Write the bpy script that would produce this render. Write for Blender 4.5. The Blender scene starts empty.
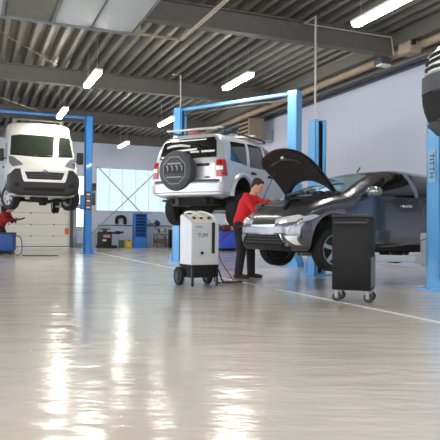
import bpy, bmesh, math, random
from mathutils import Vector, Matrix
from mathutils.bvhtree import BVHTree
from bpy_extras.object_utils import world_to_camera_view

random.seed(7)
SC = bpy.context.scene
COL = SC.collection
R = math.radians

# ------------------------------------------------------------------ camera
CAM_H = 0.85
PITCH, ROLL, YAW, FPX = 0.0162, 0.0095, 0.392, 600.0
cam_data = bpy.data.cameras.new('camera')
cam_data.sensor_width = 36.0
cam_data.lens = 36.0 * FPX / 440.0
cam_data.clip_end = 300
cam = bpy.data.objects.new('camera', cam_data)
COL.objects.link(cam)
cy, sy = math.cos(YAW), math.sin(YAW)
B = Matrix(((cy, -sy, 0), (0, 0, 1), (sy, cy, 0)))            # world -> level camera (right, up, forward)
cp, sp = math.cos(PITCH), math.sin(PITCH)
P = Matrix(((1, 0, 0), (0, cp, -sp), (0, sp, cp)))
cr, sr = math.cos(ROLL), math.sin(ROLL)
Q = Matrix(((cr, sr, 0), (-sr, cr, 0), (0, 0, 1)))
M3 = Q @ P @ B
right, up, fwd = M3[0], M3[1], M3[2]
cam.matrix_world = Matrix(((right[0], up[0], -fwd[0], 0), (right[1], up[1], -fwd[1], 0),
                           (right[2], up[2], -fwd[2], CAM_H), (0, 0, 0, 1)))
SC.camera = cam

# ------------------------------------------------------------------ world, exposure
SC.view_settings.view_transform = 'Standard'
SC.view_settings.look = 'None'
SC.view_settings.gamma = 1.0
SC.view_settings.use_curve_mapping = False
SC.view_settings.exposure = 0.8
SKY_STRENGTH = 2.2
LAMP_STRENGTH = 48.0
world = bpy.data.worlds.new('daylight')
SC.world = world
world.use_nodes = True
bg = world.node_tree.nodes['Background']
bg.inputs[0].default_value = (0.95, 0.97, 1.0, 1)
bg.inputs[1].default_value = SKY_STRENGTH

# ------------------------------------------------------------------ materials
def lin(c):
    return tuple((x / 255 / 12.92) if x / 255 <= 0.04045 else ((x / 255 + 0.055) / 1.055) ** 2.4 for x in c)

MATS = {}
def mat(name, rgb, rough=0.5, metal=0.0, var=0.08, scale=6.0, bump=0.0, coat=0.0, spec=0.5, trans=0.0):
    if name in MATS:
        return MATS[name]
    m = bpy.data.materials.new(name)
    m.use_nodes = True
    nt = m.node_tree
    b = nt.nodes['Principled BSDF']
    c = lin(rgb)
    b.inputs['Roughness'].default_value = rough
    b.inputs['Metallic'].default_value = metal
    b.inputs['Specular IOR Level'].default_value = spec
    b.inputs['Coat Weight'].default_value = coat
    b.inputs['Coat Roughness'].default_value = 0.04
    tc = nt.nodes.new('ShaderNodeTexCoord')
    nz = nt.nodes.new('ShaderNodeTexNoise')
    nz.inputs['Scale'].default_value = scale
    nz.inputs['Detail'].default_value = 4
    nt.links.new(tc.outputs['Object'], nz.inputs['Vector'])
    mx = nt.nodes.new('ShaderNodeMix')
    mx.data_type = 'RGBA'
    mx.inputs['A'].default_value = tuple(x * (1 - var) for x in c) + (1,)
    mx.inputs['B'].default_value = tuple(min(1, x * (1 + var)) for x in c) + (1,)
    nt.links.new(nz.outputs['Fac'], mx.inputs['Factor'])
    nt.links.new(mx.outputs['Result'], b.inputs['Base Color'])
    if bump:
        bp = nt.nodes.new('ShaderNodeBump')
        bp.inputs['Strength'].default_value = bump
        bp.inputs['Distance'].default_value = 0.01
        nt.links.new(nz.outputs['Fac'], bp.inputs['Height'])
        nt.links.new(bp.outputs['Normal'], b.inputs['Normal'])
    MATS[name] = m
    return m

def emit(name, rgb, strength):
    m = bpy.data.materials.new(name)
    m.use_nodes = True
    b = m.node_tree.nodes['Principled BSDF']
    b.inputs['Base Color'].default_value = lin(rgb) + (1,)
    b.inputs['Emission Color'].default_value = lin(rgb) + (1,)
    b.inputs['Emission Strength'].default_value = strength
    return m

def pane_material(name, tint, gloss=0.08):
    m = bpy.data.materials.new(name)
    m.use_nodes = True
    nt = m.node_tree
    nt.nodes.remove(nt.nodes['Principled BSDF'])
    out = nt.nodes['Material Output']
    tr = nt.nodes.new('ShaderNodeBsdfTransparent')
    tr.inputs[0].default_value = tint + (1,)
    gl = nt.nodes.new('ShaderNodeBsdfGlossy')
    gl.inputs['Roughness'].default_value = 0.1
    mx = nt.nodes.new('ShaderNodeMixShader')
    mx.inputs[0].default_value = gloss
    nt.links.new(tr.outputs[0], mx.inputs[1])
    nt.links.new(gl.outputs[0], mx.inputs[2])
    nt.links.new(mx.outputs[0], out.inputs[0])
    return m

def floor_material():
    m = bpy.data.materials.new('epoxy_floor')
    m.use_nodes = True
    nt = m.node_tree
    b = nt.nodes['Principled BSDF']
    tc = nt.nodes.new('ShaderNodeTexCoord')
    mp = nt.nodes.new('ShaderNodeMapping')
    mp.inputs['Rotation'].default_value = (0, 0, YAW)
    nt.links.new(tc.outputs['Object'], mp.inputs['Vector'])
    def noise(scale, detail, sx=1.0, sy_=1.0):
        s = nt.nodes.new('ShaderNodeMapping')
        s.inputs['Scale'].default_value = (sx, sy_, 1)
        nt.links.new(mp.outputs['Vector'], s.inputs['Vector'])
        n = nt.nodes.new('ShaderNodeTexNoise')
        n.inputs['Scale'].default_value = scale
        n.inputs['Detail'].default_value = detail
        nt.links.new(s.outputs['Vector'], n.inputs['Vector'])
        return n
    stain = noise(0.9, 6)
    ramp = nt.nodes.new('ShaderNodeValToRGB')
    ramp.color_ramp.elements[0].position = 0.3
    ramp.color_ramp.elements[0].color = lin((200, 193, 184)) + (1,)
    ramp.color_ramp.elements[1].position = 0.7
    ramp.color_ramp.elements[1].color = lin((220, 213, 204)) + (1,)
    nt.links.new(stain.outputs['Fac'], ramp.inputs[0])
    nt.links.new(ramp.outputs[0], b.inputs['Base Color'])
    rr = noise(1.6, 4, 1, 2)
    mr = nt.nodes.new('ShaderNodeMapRange')
    mr.inputs['To Min'].default_value = 0.09
    mr.inputs['To Max'].default_value = 0.24
    nt.links.new(rr.outputs['Fac'], mr.inputs['Value'])
    nt.links.new(mr.outputs[0], b.inputs['Roughness'])
    w1 = noise(3.0, 3, 0.5, 1.6)
    w2 = noise(16.0, 3, 0.6, 1.4)
    ad = nt.nodes.new('ShaderNodeMath')
    ad.operation = 'MULTIPLY_ADD'
    ad.inputs[1].default_value = 0.22
    nt.links.new(w2.outputs['Fac'], ad.inputs[0])
    nt.links.new(w1.outputs['Fac'], ad.inputs[2])
    bp = nt.nodes.new('ShaderNodeBump')
    bp.inputs['Strength'].default_value = 0.55
    bp.inputs['Distance'].default_value = 0.02
    nt.links.new(ad.outputs[0], bp.inputs['Height'])
    nt.links.new(bp.outputs['Normal'], b.inputs['Normal'])
    b.inputs['Specular IOR Level'].default_value = 0.6
    b.inputs['Coat Weight'].default_value = 0.12
    b.inputs['Coat Roughness'].default_value = 0.12
    nt.links.new(bp.outputs['Normal'], b.inputs['Coat Normal'])
    return m

WALL = mat('wall_paint', (206, 212, 232), 0.7, var=0.03, scale=1.5)
WALLB = mat('wall_paint_back', (204, 214, 230), 0.7, var=0.03, scale=1.5)
ROOF = mat('galvanised_roof', (140, 137, 130), 0.38, 0.6, var=0.15, scale=3)
BEAM = mat('beam_steel', (104, 102, 98), 0.65, 0.1, var=0.18, scale=5)
LIFT = mat('lift_blue', (104, 180, 238), 0.35, var=0.05, coat=0.3)
LIFTD = mat('lift_blue_deep', (62, 142, 224), 0.35, var=0.05, coat=0.3)
LIFTG = mat('lift_arm_grey', (170, 178, 182), 0.45, 0.1)
BLACK = mat('black_plastic', (24, 24, 26), 0.45, var=0.15)
BLACKM = mat('black_matte', (20, 20, 21), 0.8, var=0.2)
CARTB = mat('cart_black', (15, 15, 18), 0.55, var=0.2, scale=9, spec=0.3)
RUBBER = mat('rubber', (26, 26, 28), 0.75, var=0.2, scale=25, bump=0.15)
GREYP = mat('grey_plastic', (74, 77, 82), 0.6, var=0.1)
STEEL = mat('steel', (190, 192, 195), 0.28, 0.9, var=0.05)
CHROME = mat('chrome', (225, 228, 232), 0.12, 1.0, var=0.02)
ALU = mat('aluminium_trim', (140, 145, 150), 0.4, 0.6)
CIVIC = mat('grey_metallic_paint', (116, 116, 122), 0.24, 0.85, var=0.04, scale=60, coat=1.0)
SILVER = mat('silver_paint', (206, 209, 214), 0.3, 0.35, var=0.02, scale=60, coat=0.8)
WHITEP = mat('white_paint', (236, 236, 232), 0.3, var=0.02, coat=0.8)
GLASSD = mat('dark_glass', (14, 16, 17), 0.06, var=0.1, coat=0.5, spec=0.6)
GLASSV = mat('greenish_dark_glass', (46, 52, 46), 0.08, var=0.25, scale=4, coat=0.5)
GLASSL = mat('pale_glass', (128, 146, 154), 0.06, var=0.1, coat=0.6)  # pale tone stands in for bright surroundings seen in and through the windshield
REDL = mat('red_lens', (176, 24, 26), 0.2, coat=0.7)
CLEAR = mat('clear_lens', (226, 230, 234), 0.12, 0.25, coat=0.8)
MACH = mat('machine_white', (196, 199, 203), 0.4, var=0.02)
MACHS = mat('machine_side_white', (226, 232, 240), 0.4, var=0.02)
REDC = mat('red_cloth', (206, 28, 38), 0.85, var=0.12, scale=14, bump=0.3)
NAVY = mat('dark_trousers', (40, 40, 48), 0.9, var=0.2, scale=14, bump=0.3)
SKIN = mat('skin', (214, 160, 132), 0.55, var=0.05)
HAIR = mat('hair', (38, 28, 24), 0.7, var=0.3, scale=40, bump=0.5)
SHOE = mat('shoe_leather', (62, 34, 28), 0.5, var=0.2)
SHOEB = mat('shoe_black', (30, 26, 26), 0.5, var=0.2)
BLUEB = mat('cabinet_blue', (58, 92, 212), 0.4, var=0.08)
BLUEC = mat('bin_rack_blue', (52, 128, 214), 0.45, var=0.08)
BLUED = mat('bin_dark_blue', (22, 58, 122), 0.5, var=0.1)
YELLOW = mat('yellow_plastic', (214, 188, 52), 0.45)
GREEN = mat('green_plastic', (84, 112, 74), 0.5)
BROWN = mat('brown_cardboard', (132, 112, 96), 0.8)
BEIGE = mat('beige_metal', (156, 140, 122), 0.55, var=0.15)
PIPE = mat('beige_pipe', (164, 156, 142), 0.5, var=0.08)
DOORW = mat('door_panel_cream', (246, 243, 230), 0.5, var=0.03)
ORANGE = mat('orange_sticker', (226, 116, 66), 0.6)
WHITES = mat('white_sticker', (238, 238, 236), 0.5, var=0.02)
LINEW = mat('floor_line_white', (226, 226, 224), 0.3, var=0.08, scale=4)
PANELT = mat('roof_panel_white', (206, 214, 222), 0.5, var=0.04)
PANELG = mat('panel_glass', (120, 122, 116), 0.25, var=0.15, scale=2)
INK = mat('dark_ink', (46, 50, 60), 0.6)
REDH = mat('red_hose', (120, 40, 38), 0.6)
TUBE = emit('fluorescent_tube', (255, 250, 238), LAMP_STRENGTH)

# ------------------------------------------------------------------ mesh helpers
class MB:
    def __init__(self, M=None):
        self.bm = bmesh.new()
        self.M = M or Matrix.Identity(4)
    def _tf(self, verts, m):
        bmesh.ops.transform(self.bm, matrix=self.M @ m, verts=verts)
    def box(self, c, s, rot=None, bev=0.0, seg=2):
        b2 = bmesh.new()
        bmesh.ops.create_cube(b2, size=1.0)
        bmesh.ops.scale(b2, vec=s, verts=b2.verts)
        if bev:
            bmesh.ops.bevel(b2, geom=list(b2.edges), offset=bev, segments=seg, affect='EDGES', profile=0.5)
        m = Matrix.Translation(c) @ (rot.to_4x4() if rot else Matrix.Identity(4))
        bmesh.ops.transform(b2, matrix=self.M @ m, verts=b2.verts)
        self._merge(b2)
        return self
    def _merge(self, b2):
        me = bpy.data.meshes.new('tmp')
        b2.to_mesh(me)
        b2.free()
        self.bm.from_mesh(me)
        bpy.data.meshes.remove(me)
    def cone(self, p0, p1, r0, r1=None, n=16, caps=True):
        p0, p1 = Vector(p0), Vector(p1)
        d = p1 - p0
        L = d.length
        if L < 1e-6:
            return self
        q = Vector((0, 0, 1)).rotation_difference(d.normalized()).to_matrix().to_4x4()
        ret = bmesh.ops.create_cone(self.bm, cap_ends=caps, segments=n, radius1=r0, radius2=r0 if r1 is None else r1, depth=L)
        self._tf(ret['verts'], Matrix.Translation((p0 + p1) / 2) @ q)
        return self
    def sphere(self, c, r, s=(1, 1, 1), n=12, rot=None):
        ret = bmesh.ops.create_uvsphere(self.bm, u_segments=n * 2, v_segments=n, radius=r)
        m = Matrix.Translation(c) @ (rot.to_4x4() if rot else Matrix.Identity(4)) @ Matrix.Diagonal((s[0], s[1], s[2], 1))
        self._tf(ret['verts'], m)
        return self
    def capsule(self, p0, r0, p1, r1, n=14):
        self.sphere(p0, r0, n=n // 2 + 2)
        self.sphere(p1, r1, n=n // 2 + 2)
        self.cone(p0, p1, r0, r1, n=n)
        return self
    def tube(self, pts, r, n=8, smooth=6):
        pts = [Vector(p) for p in pts]
        if smooth and len(pts) > 2:
            out = []
            for i in range(len(pts) - 1):
                a = pts[max(i - 1, 0)]; b = pts[i]; c = pts[i + 1]; d = pts[min(i + 2, len(pts) - 1)]
                for k in range(smooth):
                    t = k / smooth
                    out.append(0.5 * ((2 * b) + (c - a) * t + (2 * a - 5 * b + 4 * c - d) * t * t + (3 * b - a - 3 * c + d) * t ** 3))
            out.append(pts[-1])
            pts = out
        rings = []
        for i, p in enumerate(pts):
            t = (pts[min(i + 1, len(pts) - 1)] - pts[max(i - 1, 0)]).normalized()
            a = t.orthogonal().normalized() if i == 0 else (rings[-1][1] - t * rings[-1][1].dot(t)).normalized()
            b = t.cross(a)
            ring = [self.bm.verts.new(self.M @ (p + (a * math.cos(2 * math.pi * k / n) + b * math.sin(2 * math.pi * k / n)) * r)) for k in range(n)]
            rings.append((ring, a))
        for i in range(len(rings) - 1):
            r0, r1 = rings[i][0], rings[i + 1][0]
            for k in range(n):
                self.bm.faces.new((r0[k], r0[(k + 1) % n], r1[(k + 1) % n], r1[k]))
        self.bm.faces.new(list(reversed(rings[0][0])))
        self.bm.faces.new(rings[-1][0])
        return self
    def prism(self, poly, axis, a, b):
        """poly in the plane across `axis` ('x': (y,z), 'y': (x,z), 'z': (x,y)), from a to b"""
        def pt(p, t):
            return Vector({'x': (t, p[0], p[1]), 'y': (p[0], t, p[1]), 'z': (p[0], p[1], t)}[axis])
        v0 = [self.bm.verts.new(self.M @ pt(p, a)) for p in poly]
        v1 = [self.bm.verts.new(self.M @ pt(p, b)) for p in poly]
        n = len(poly)
        f = [self.bm.faces.new(v0), self.bm.faces.new(v1)]
        for i in range(n):
            f.append(self.bm.faces.new((v0[i], v0[(i + 1) % n], v1[(i + 1) % n], v1[i])))
        bmesh.ops.recalc_face_normals(self.bm, faces=f)
        return self
    def lathe(self, prof, c, axis='y', n=32, closed=True):
        """prof: (radius, offset along axis); closed ring of the profile"""
        rings = []
        for k in range(n):
            a = 2 * math.pi * k / n
            ring = []
            for (r, t) in prof:
                u, v = r * math.cos(a), r * math.sin(a)
                p = {'y': (u, t, v), 'x': (t, u, v), 'z': (u, v, t)}[axis]
                ring.append(self.bm.verts.new(self.M @ (Vector(c) + Vector(p))))
            rings.append(ring)
        m = len(prof)
        f = []
        for k in range(n):
            a, b = rings[k], rings[(k + 1) % n]
            for i in range(m if closed else m - 1):
                j = (i + 1) % m
                try:
                    f.append(self.bm.faces.new((a[i], a[j], b[j], b[i])))
                except ValueError:
                    pass
        bmesh.ops.remove_doubles(self.bm, verts=[v for r in rings for v in r], dist=1e-5)
        bmesh.ops.recalc_face_normals(self.bm, faces=[x for x in f if x.is_valid])
        return self
    def build(self, name, m, parent=None, smooth=True, loc=None):
        me = bpy.data.meshes.new(name)
        self.bm.normal_update()
        if smooth:
            for f in self.bm.faces:
                f.smooth = True
            for e in self.bm.edges:
                if len(e.link_faces) == 2 and e.calc_face_angle(0) > R(38):
                    e.smooth = False
        self.bm.to_mesh(me)
        self.bm.free()
        me.materials.append(m)
        o = bpy.data.objects.new(name, me)
        COL.objects.link(o)
        if parent:
            o.parent = parent
        if loc:
            o.location = loc
        return o

def tag(o, label=None, cat=None, group=None, kind=None):
    if label: o['label'] = label
    if cat: o['category'] = cat
    if group: o['group'] = group
    if kind: o['kind'] = kind
    return o

def thing(name, label, cat, loc=(0, 0, 0), rz=0.0, group=None):
    o = bpy.data.objects.new(name, None)
    o.empty_display_size = 0.1
    COL.objects.link(o)
    o.location = loc
    o.rotation_euler = (0, 0, rz)
    return tag(o, label, cat, group)

def struct(name, mb, m, parent=None, smooth=False):
    o = mb.build(name, m, parent, smooth)
    if not parent:
        o['kind'] = 'structure'
    return o

def dup(root, loc, rz, label, group=None):
    r = root.copy()
    COL.objects.link(r)
    r.location = loc
    r.rotation_euler = (0, 0, rz)
    r['label'] = label
    if group: r['group'] = group
    for ch in [o for o in COL.objects if o.parent == root]:
        c = ch.copy()
        COL.objects.link(c)
        c.parent = r
        for g in [o for o in COL.objects if o.parent == ch]:
            d = g.copy()
            COL.objects.link(d)
            d.parent = c
    return r

def evaluated_mesh(o):
    dg = bpy.context.evaluated_depsgraph_get()
    dg.update()
    return bpy.data.meshes.new_from_object(o.evaluated_get(dg))

def text_mesh(name, s, size, M, m, parent, depth=0.001):
    cu = bpy.data.curves.new(name + '_curve', 'FONT')
    cu.body = s
    cu.size = size
    cu.extrude = depth
    cu.align_x = 'CENTER'
    cu.align_y = 'CENTER'
    o = bpy.data.objects.new(name + '_tmp', cu)
    COL.objects.link(o)
    bpy.context.view_layer.update()
    me = evaluated_mesh(o)
    bpy.data.objects.remove(o)
    me.transform(M)
    me.materials.clear()
    me.materials.append(m)
    t = bpy.data.objects.new(name, me)
    COL.objects.link(t)
    t.parent = parent
    return t

def fused(name, mb, m, parent, voxel=0.01, smooth=2):
    """union of overlapping closed pieces into one continuous skin"""
    o = mb.build(name, m, parent)
    md = o.modifiers.new('r', 'REMESH')
    md.mode = 'VOXEL'
    md.voxel_size = voxel
    md.use_smooth_shade = True
    if smooth:
        s = o.modifiers.new('s', 'SMOOTH')
        s.iterations = smooth
        s.factor = 0.5
    bpy.context.view_layer.update()
    me = evaluated_mesh(o)
    o.modifiers.clear()
    old = o.data
    o.data = me
    bpy.data.meshes.remove(old)
    if not me.materials:
        me.materials.append(m)
    for p in me.polygons:
        p.use_smooth = True
    me.name = name
    return o

# ------------------------------------------------------------------ the setting
X0, X1, Y0, Y1, ZC = -9.0, 9.75, -6.0, 27.0, 5.1
FLOOR = floor_material()
mb = MB(); mb.box(((X0 + X1) / 2, (Y0 + Y1) / 2, -0.05), (X1 - X0, Y1 - Y0, 0.1))
struct('floor', mb, FLOOR)

# trapezoidal roof deck, ribs running with the depth of the hall
mb = MB()
prof = []
x = X0
while x < X1:
    prof += [(x, ZC), (x + 0.085, ZC), (x + 0.125, ZC + 0.2), (x + 0.26, ZC + 0.2)]
    x += 0.30
va = [mb.bm.verts.new((p[0], Y0, p[1])) for p in prof]
vb = [mb.bm.verts.new((p[0], Y1, p[1])) for p in prof]
for i in range(len(prof) - 1):
    mb.bm.faces.new((va[i], vb[i], vb[i + 1], va[i + 1]))
struct('ceiling', mb, ROOF)

# back wall with its openings (door, narrow light, window band)
def wall_y(name, y, m, xa, xb, z0, z1, holes, th=0.25):
    mb = MB()
    xs = sorted({xa, xb} | {h[0] for h in holes} | {h[1] for h in holes})
    for a, b in zip(xs[:-1], xs[1:]):
        zs = [(h[2], h[3]) for h in holes if h[0] <= a + 1e-6 and h[1] >= b - 1e-6]
        z = z0
        for (p, q) in sorted(zs):
            if p > z + 1e-6:
                mb.box(((a + b) / 2, y, (z + p) / 2), (b - a, th, p - z))
            z = q
        if z1 > z + 1e-6:
            mb.box(((a + b) / 2, y, (z + z1) / 2), (b - a, th, z1 - z))
    return struct(name, mb, m)
BW = Y1 + 0.125
wall_y('wall_back', BW, WALLB, X0, X1, 0, ZC + 0.2,
       [(1.0, 4.0, 0.0, 3.0), (4.24, 4.62, 0.9, 3.2), (5.12, 9.4, 1.64, 3.6)])
mb = MB()
for (a, b) in ((Y0, Y1),):
    mb.box((X1 + 0.125, (a + b) / 2, (ZC + 0.2) / 2), (0.25, b - a, ZC + 0.2))
struct('wall_right', mb, WALL)
mb = MB()   # left wall, outside the frame: a band of openings lets daylight in
mb.box((X0 - 0.125, (Y0 + Y1) / 2, 0.25), (0.25, Y1 - Y0, 0.5))
mb.box((X0 - 0.125, (Y0 + Y1) / 2, 5.0), (0.25, Y1 - Y0, 0.6))
for yy in range(int(Y0), int(Y1) + 1, 5):
    mb.box((X0 - 0.125, yy + 0.2, 2.6), (0.25, 0.4, 4.2))
struct('wall_left', mb, WALL)
wall_y('wall_front', Y0 - 0.125, WALL, X0, X1, 0, ZC + 0.2,
       [(-8.5, -4.0, 0.0, 4.6), (-3.5, 1.0, 0.0, 4.6), (1.5, 6.0, 0.0, 4.6)])  # front wall is unseen; its openings are added to let daylight in

# window band of the back wall
PANE = pane_material('window_pane', (0.50, 0.55, 0.555))
PANE2 = pane_material('narrow_window_pane', (0.85, 0.9, 0.92))
mb = MB()
mb.box((7.26, 27.04, 2.62), (4.28, 0.02, 1.96))
w = struct('window_1', mb, PANE)
mb = MB()
for zz in (1.64, 3.6):
    mb.box((7.26, 26.99, zz), (4.36, 0.07, 0.05))
for xx in (5.12, 9.4):
    mb.box((xx, 26.99, 2.62), (0.05, 0.07, 1.96))
mb.build('window_frame', WALLB, w, False)
mb = MB()
for k in range(1, 7):
    mb.box((5.12 + k * 0.61, 27.02, 2.62), (0.012, 0.02, 1.92))
mb.build('glazing_bar', mat('pale_glazing', (206, 232, 236), 0.5), w, False)
mb = MB()
mb.box((4.43, 27.04, 2.05), (0.38, 0.02, 2.3))
w = struct('window_2', mb, PANE2)
mb = MB()
for xx in (4.24, 4.62):
    mb.box((xx, 26.99, 2.05), (0.04, 0.06, 2.3))
for zz in (0.9, 3.2):
    mb.box((4.43, 26.99, zz), (0.42, 0.06, 0.04))
mb.build('window_frame', ALU, w, False)

# sectional door
mb = MB()
for k in range(6):
    mb.box((2.5, 27.0, 0.01 + 0.5 * k + 0.25), (2.99, 0.05, 0.488), bev=0.006)
d = struct('door_1', mb, DOORW)
mb = MB(); mb.box((2.5, 27.04, 1.51), (2.99, 0.02, 3.0)); mb.build('backing_sheet', mat('seam_grey', (150, 148, 140), 0.6), d, False)
mb = MB()
for xx in (0.97, 4.06):
    mb.box((xx, 26.93, 1.55), (0.12, 0.14, 3.1))
mb.build('door_track', mat('door_track_grey', (88, 86, 82), 0.6), d, False)
for k in range(1, 6):
    for xx in (1.45, 2.35, 3.3):
        mb = MB(); mb.box((xx, 26.965, 0.5 * k), (0.06, 0.02, 0.05)); mb.build('hinge', GREYP, d, False)
mb = MB(); mb.box((2.5, 26.96, 0.03), (3.0, 0.06, 0.05)); mb.build('bottom_seal', BLACKM, d, False)
mb = MB(); mb.box((3.86, 26.965, 0.72), (0.16, 0.008, 0.26)); mb.build('warning_sticker', ORANGE, d, False)

# roof beams (I sections)
def ibeam(y, zb=4.68, h=0.42, w=0.22):
    mb = MB()
    L = 8.4 - X0
    cx = (X0 + 8.4) / 2
    mb.box((cx, y, zb + 0.012), (L, w, 0.024))
    mb.box((cx, y, zb + h - 0.012), (L, w, 0.024))
    mb.box((cx, y, zb + h / 2), (L, 0.04, h - 0.04))
    return mb
for k, y in enumerate((-0.4, 5.1, 10.65, 16.4, 22.0)):
    struct('trim_%d' % (k + 1), ibeam(y), BEAM)
mb = MB(); mb.box(((X0 + X1) / 2, 26.86, 4.9), (X1 - X0, 0.24, 0.42)); struct('trim_6', mb, BEAM)
mb = MB(); mb.box((9.70, (Y0 + Y1) / 2, 4.82), (0.1, Y1 - Y0, 0.08)); struct('trim_7', mb, mat('dark_trim', (80, 84, 96), 0.6))
mb = MB(); mb.box((8.52, (Y0 + Y1) / 2, 4.98), (0.22, Y1 - Y0, 0.26)); struct('trim_11', mb, BEAM)
# painted bay line
mb = MB(); mb.box((4.08, 14.0, 0.0015), (0.07, 21.0, 0.003)); struct('trim_8', mb, LINEW)
# wind bracing rods across the window
for k, (a, b) in enumerate((((5.15, 3.62), (8.72, 0.05)), ((8.0, 3.62), (4.75, 0.45)))):
    mb = MB(); mb.tube([(a[0], 26.84, a[1]), (b[0], 26.84, b[1])], 0.022, 6, 0)
    struct('trim_%d' % (9 + k), mb, mat('brace_grey', (136, 142, 150), 0.5, 0.3))

# ------------------------------------------------------------------ ceiling services
def fluorescent(x, y, label, z=4.32, L=1.55):
    t = thing('fluorescent_light', label, 'light', (x, y, z), 0, 'fluorescent lights under the roof')
    mb = MB(); mb.box((0, 0, 0.06), (0.17, L, 0.05), bev=0.01); mb.build('housing', WHITES, t)
    mb = MB(); mb.box((0, 0, 0.0), (0.14, L - 0.04, 0.07), bev=0.025); mb.build('tube', TUBE, t)
    for s in (-1, 1):
        mb = MB(); mb.tube([(0, s * L * 0.38, 0.08), (0, s * L * 0.38, ZC - z + 0.13)], 0.006, 5, 0); mb.build('suspension_wire', STEEL, t)
fluorescent(2.55, 14.05, 'lit fluorescent tube above and in front of the white van roof, upper left')
fluorescent(2.48, 18.6, 'lit fluorescent tube just over the white van roof by the blue crossbar')
fluorescent(5.72, 12.85, 'lit fluorescent tube in the ceiling centre right above the silver off-roader')
fluorescent(5.93, 7.7, 'largest lit fluorescent tube, nearest the camera at top right')
fluorescent(5.78, 18.6, 'lit fluorescent tube left of the post behind the silver off-roader')
fluorescent(5.75, 24.45, 'smallest lit fluorescent tube, farthest back near the rear wall window')

for x_, y_, l_ in ((5.9, 2.2, 'added out-of-view light tube over the bay beside the camera'), (2.5, 2.2, 'added out-of-view light tube nearly above the camera'),  # unseen tubes, added to brighten the hall and the foreground floor
                   (-0.8, 2.2, 'added out-of-view light tube left of the camera'), (-0.8, 7.7, 'added out-of-view light tube left of the raised overhead panels'),
                   (-0.8, 13.2, 'added out-of-view light tube left of the white van bay'), (-4.1, 4.5, 'added out-of-view light tube near the left wall')):
    fluorescent(x_, y_, l_)
# pipes along the top of the right wall
for nm, lab, x, z, r, m in (('pipe', 'thick beige pipe along the top of the right wall', 9.4, 4.9, 0.06, PIPE),
                            ('pipe', 'upper grey beige pipe under the roof along the right wall', 8.62, 4.76, 0.085, BEIGE)):
    mb = MB(); mb.tube([(x, Y0 + 0.2, z), (x, Y1 - 0.2, z)], r, 10, 0)
    tag(mb.build(nm, m), lab, 'pipe')
mb = MB(); mb.tube([(3.68, 6.2, 4.5), (3.68, 10.9, 4.5)], 0.035, 8, 0)
tag(mb.build('conduit_pipe', PIPE), 'pale pipe under the roof right of the white overhead panels', 'pipe')
mb = MB(); mb.tube([(2.3, 10.98, 4.52), (3.72, 10.98, 4.52)], 0.03, 8, 0); mb.box((2.82, 10.98, 4.6), (0.12, 0.1, 0.12), bev=0.01); mb.box((2.82, 10.98, 4.9), (0.02, 0.02, 0.6))
tag(mb.build('hanger_rail', PIPE), 'short pale rail with a small box beside the overhead panels', 'rail')
mb = MB(); mb.tube([(-0.6, 10.6, 4.66), (0.45, 12.3, 4.64), (1.8, 14.4, 4.66)], 0.008, 6, 3)
tag(mb.build('cable', mat('yellowish_cable', (150, 138, 112), 0.6)), 'yellowish cable slung diagonally under the roof at upper left', 'cable')
mb = MB(); mb.tube([(0.1, 17.2, 4.62), (0.69, 18.3, 4.6), (1.9, 20.0, 4.62)], 0.008, 6, 3)
tag(mb.build('cable', mat('yellowish_cable', (150, 138, 112), 0.6)), 'thin cable slung under the roof over the white van', 'cable')
# drop conduits
mb = MB()
mb.tube([(6.14, 10.06, 2.99), (6.14, 10.06, 5.03), (6.14, 10.5, 5.03)], 0.022, 8, 0)
mb.tube([(6.14, 10.5, 5.03), (8.3, 10.5, 5.03), (8.36, 10.5, 4.66)], 0.014, 6, 0)
tag(mb.build('drop_conduit', mat('pale_conduit', (186, 184, 178), 0.5)), 'pale conduit dropping from the roof beam to the black slotted lift post', 'pipe')
mb = MB(); mb.tube([(4.9, 15.3, 5.0), (5.14, 15.3, 5.0), (5.14, 15.3, 4.08)], 0.02, 8, 0)
tag(mb.build('drop_conduit', mat('pale_conduit', (186, 184, 178), 0.5)), 'pale conduit dropping to the lift post left behind the silver off-roader', 'pipe')
# lamp and sensor boxes by the wall top
t = thing('floodlight', 'small wall lamp with a pale face under the roof at upper right', 'lamp', (8.42, 10.95, 4.58))
mb = MB(); mb.box((0, 0, 0.05), (0.3, 0.26, 0.16), bev=0.02); mb.build('housing', GREYP, t)
mb = MB(); mb.box((-0.02, -0.06, -0.05), (0.26, 0.2, 0.04), bev=0.01); mb.build('lamp_face', WHITES, t)
mb = MB(); mb.box((0.05, 0.02, 0.21), (0.05, 0.05, 0.3)); mb.build('bracket', GREYP, t)
t = thing('junction_box', 'rounded beige box on the pipe at upper right', 'box', (8.46, 10.1, 4.70))
mb = MB(); mb.box((0, 0, 0), (0.34, 0.42, 0.26), bev=0.06, seg=3); mb.build('box_body', BEIGE, t)
mb = MB(); mb.cone((-0.1, -0.16, 0.05), (-0.1, -0.26, 0.05), 0.05); mb.build('cable_gland', BLACK, t)
# heater on the right wall
t = thing('unit_heater', 'beige unit heater with louvres hung high on the right wall behind the off-roader', 'heater', (9.05, 19.1, 3.97))
mb = MB(); mb.box((0, 0, 0.4), (0.6, 0.9, 0.75), bev=0.02); mb.build('casing', BEIGE, t)
for k in range(5):
    mb = MB(); mb.box((-0.31, 0, 0.12 + 0.14 * k), (0.05, 0.8, 0.03), Matrix.Rotation(R(35), 3, 'Y')); mb.build('louvre', BLACKM, t)
mb = MB(); mb.box((0.0, -0.455, 0.4), (0.56, 0.02, 0.6)); mb.build('side_panel', BEIGE, t)
for s in (-1, 1):
    mb = MB(); mb.box((0.34, s * 0.35, 0.0), (0.7, 0.05, 0.05)); mb.box((0.675, s * 0.35, 0.2), (0.04, 0.05, 0.4)); mb.build('wall_bracket', STEEL, t)

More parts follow.
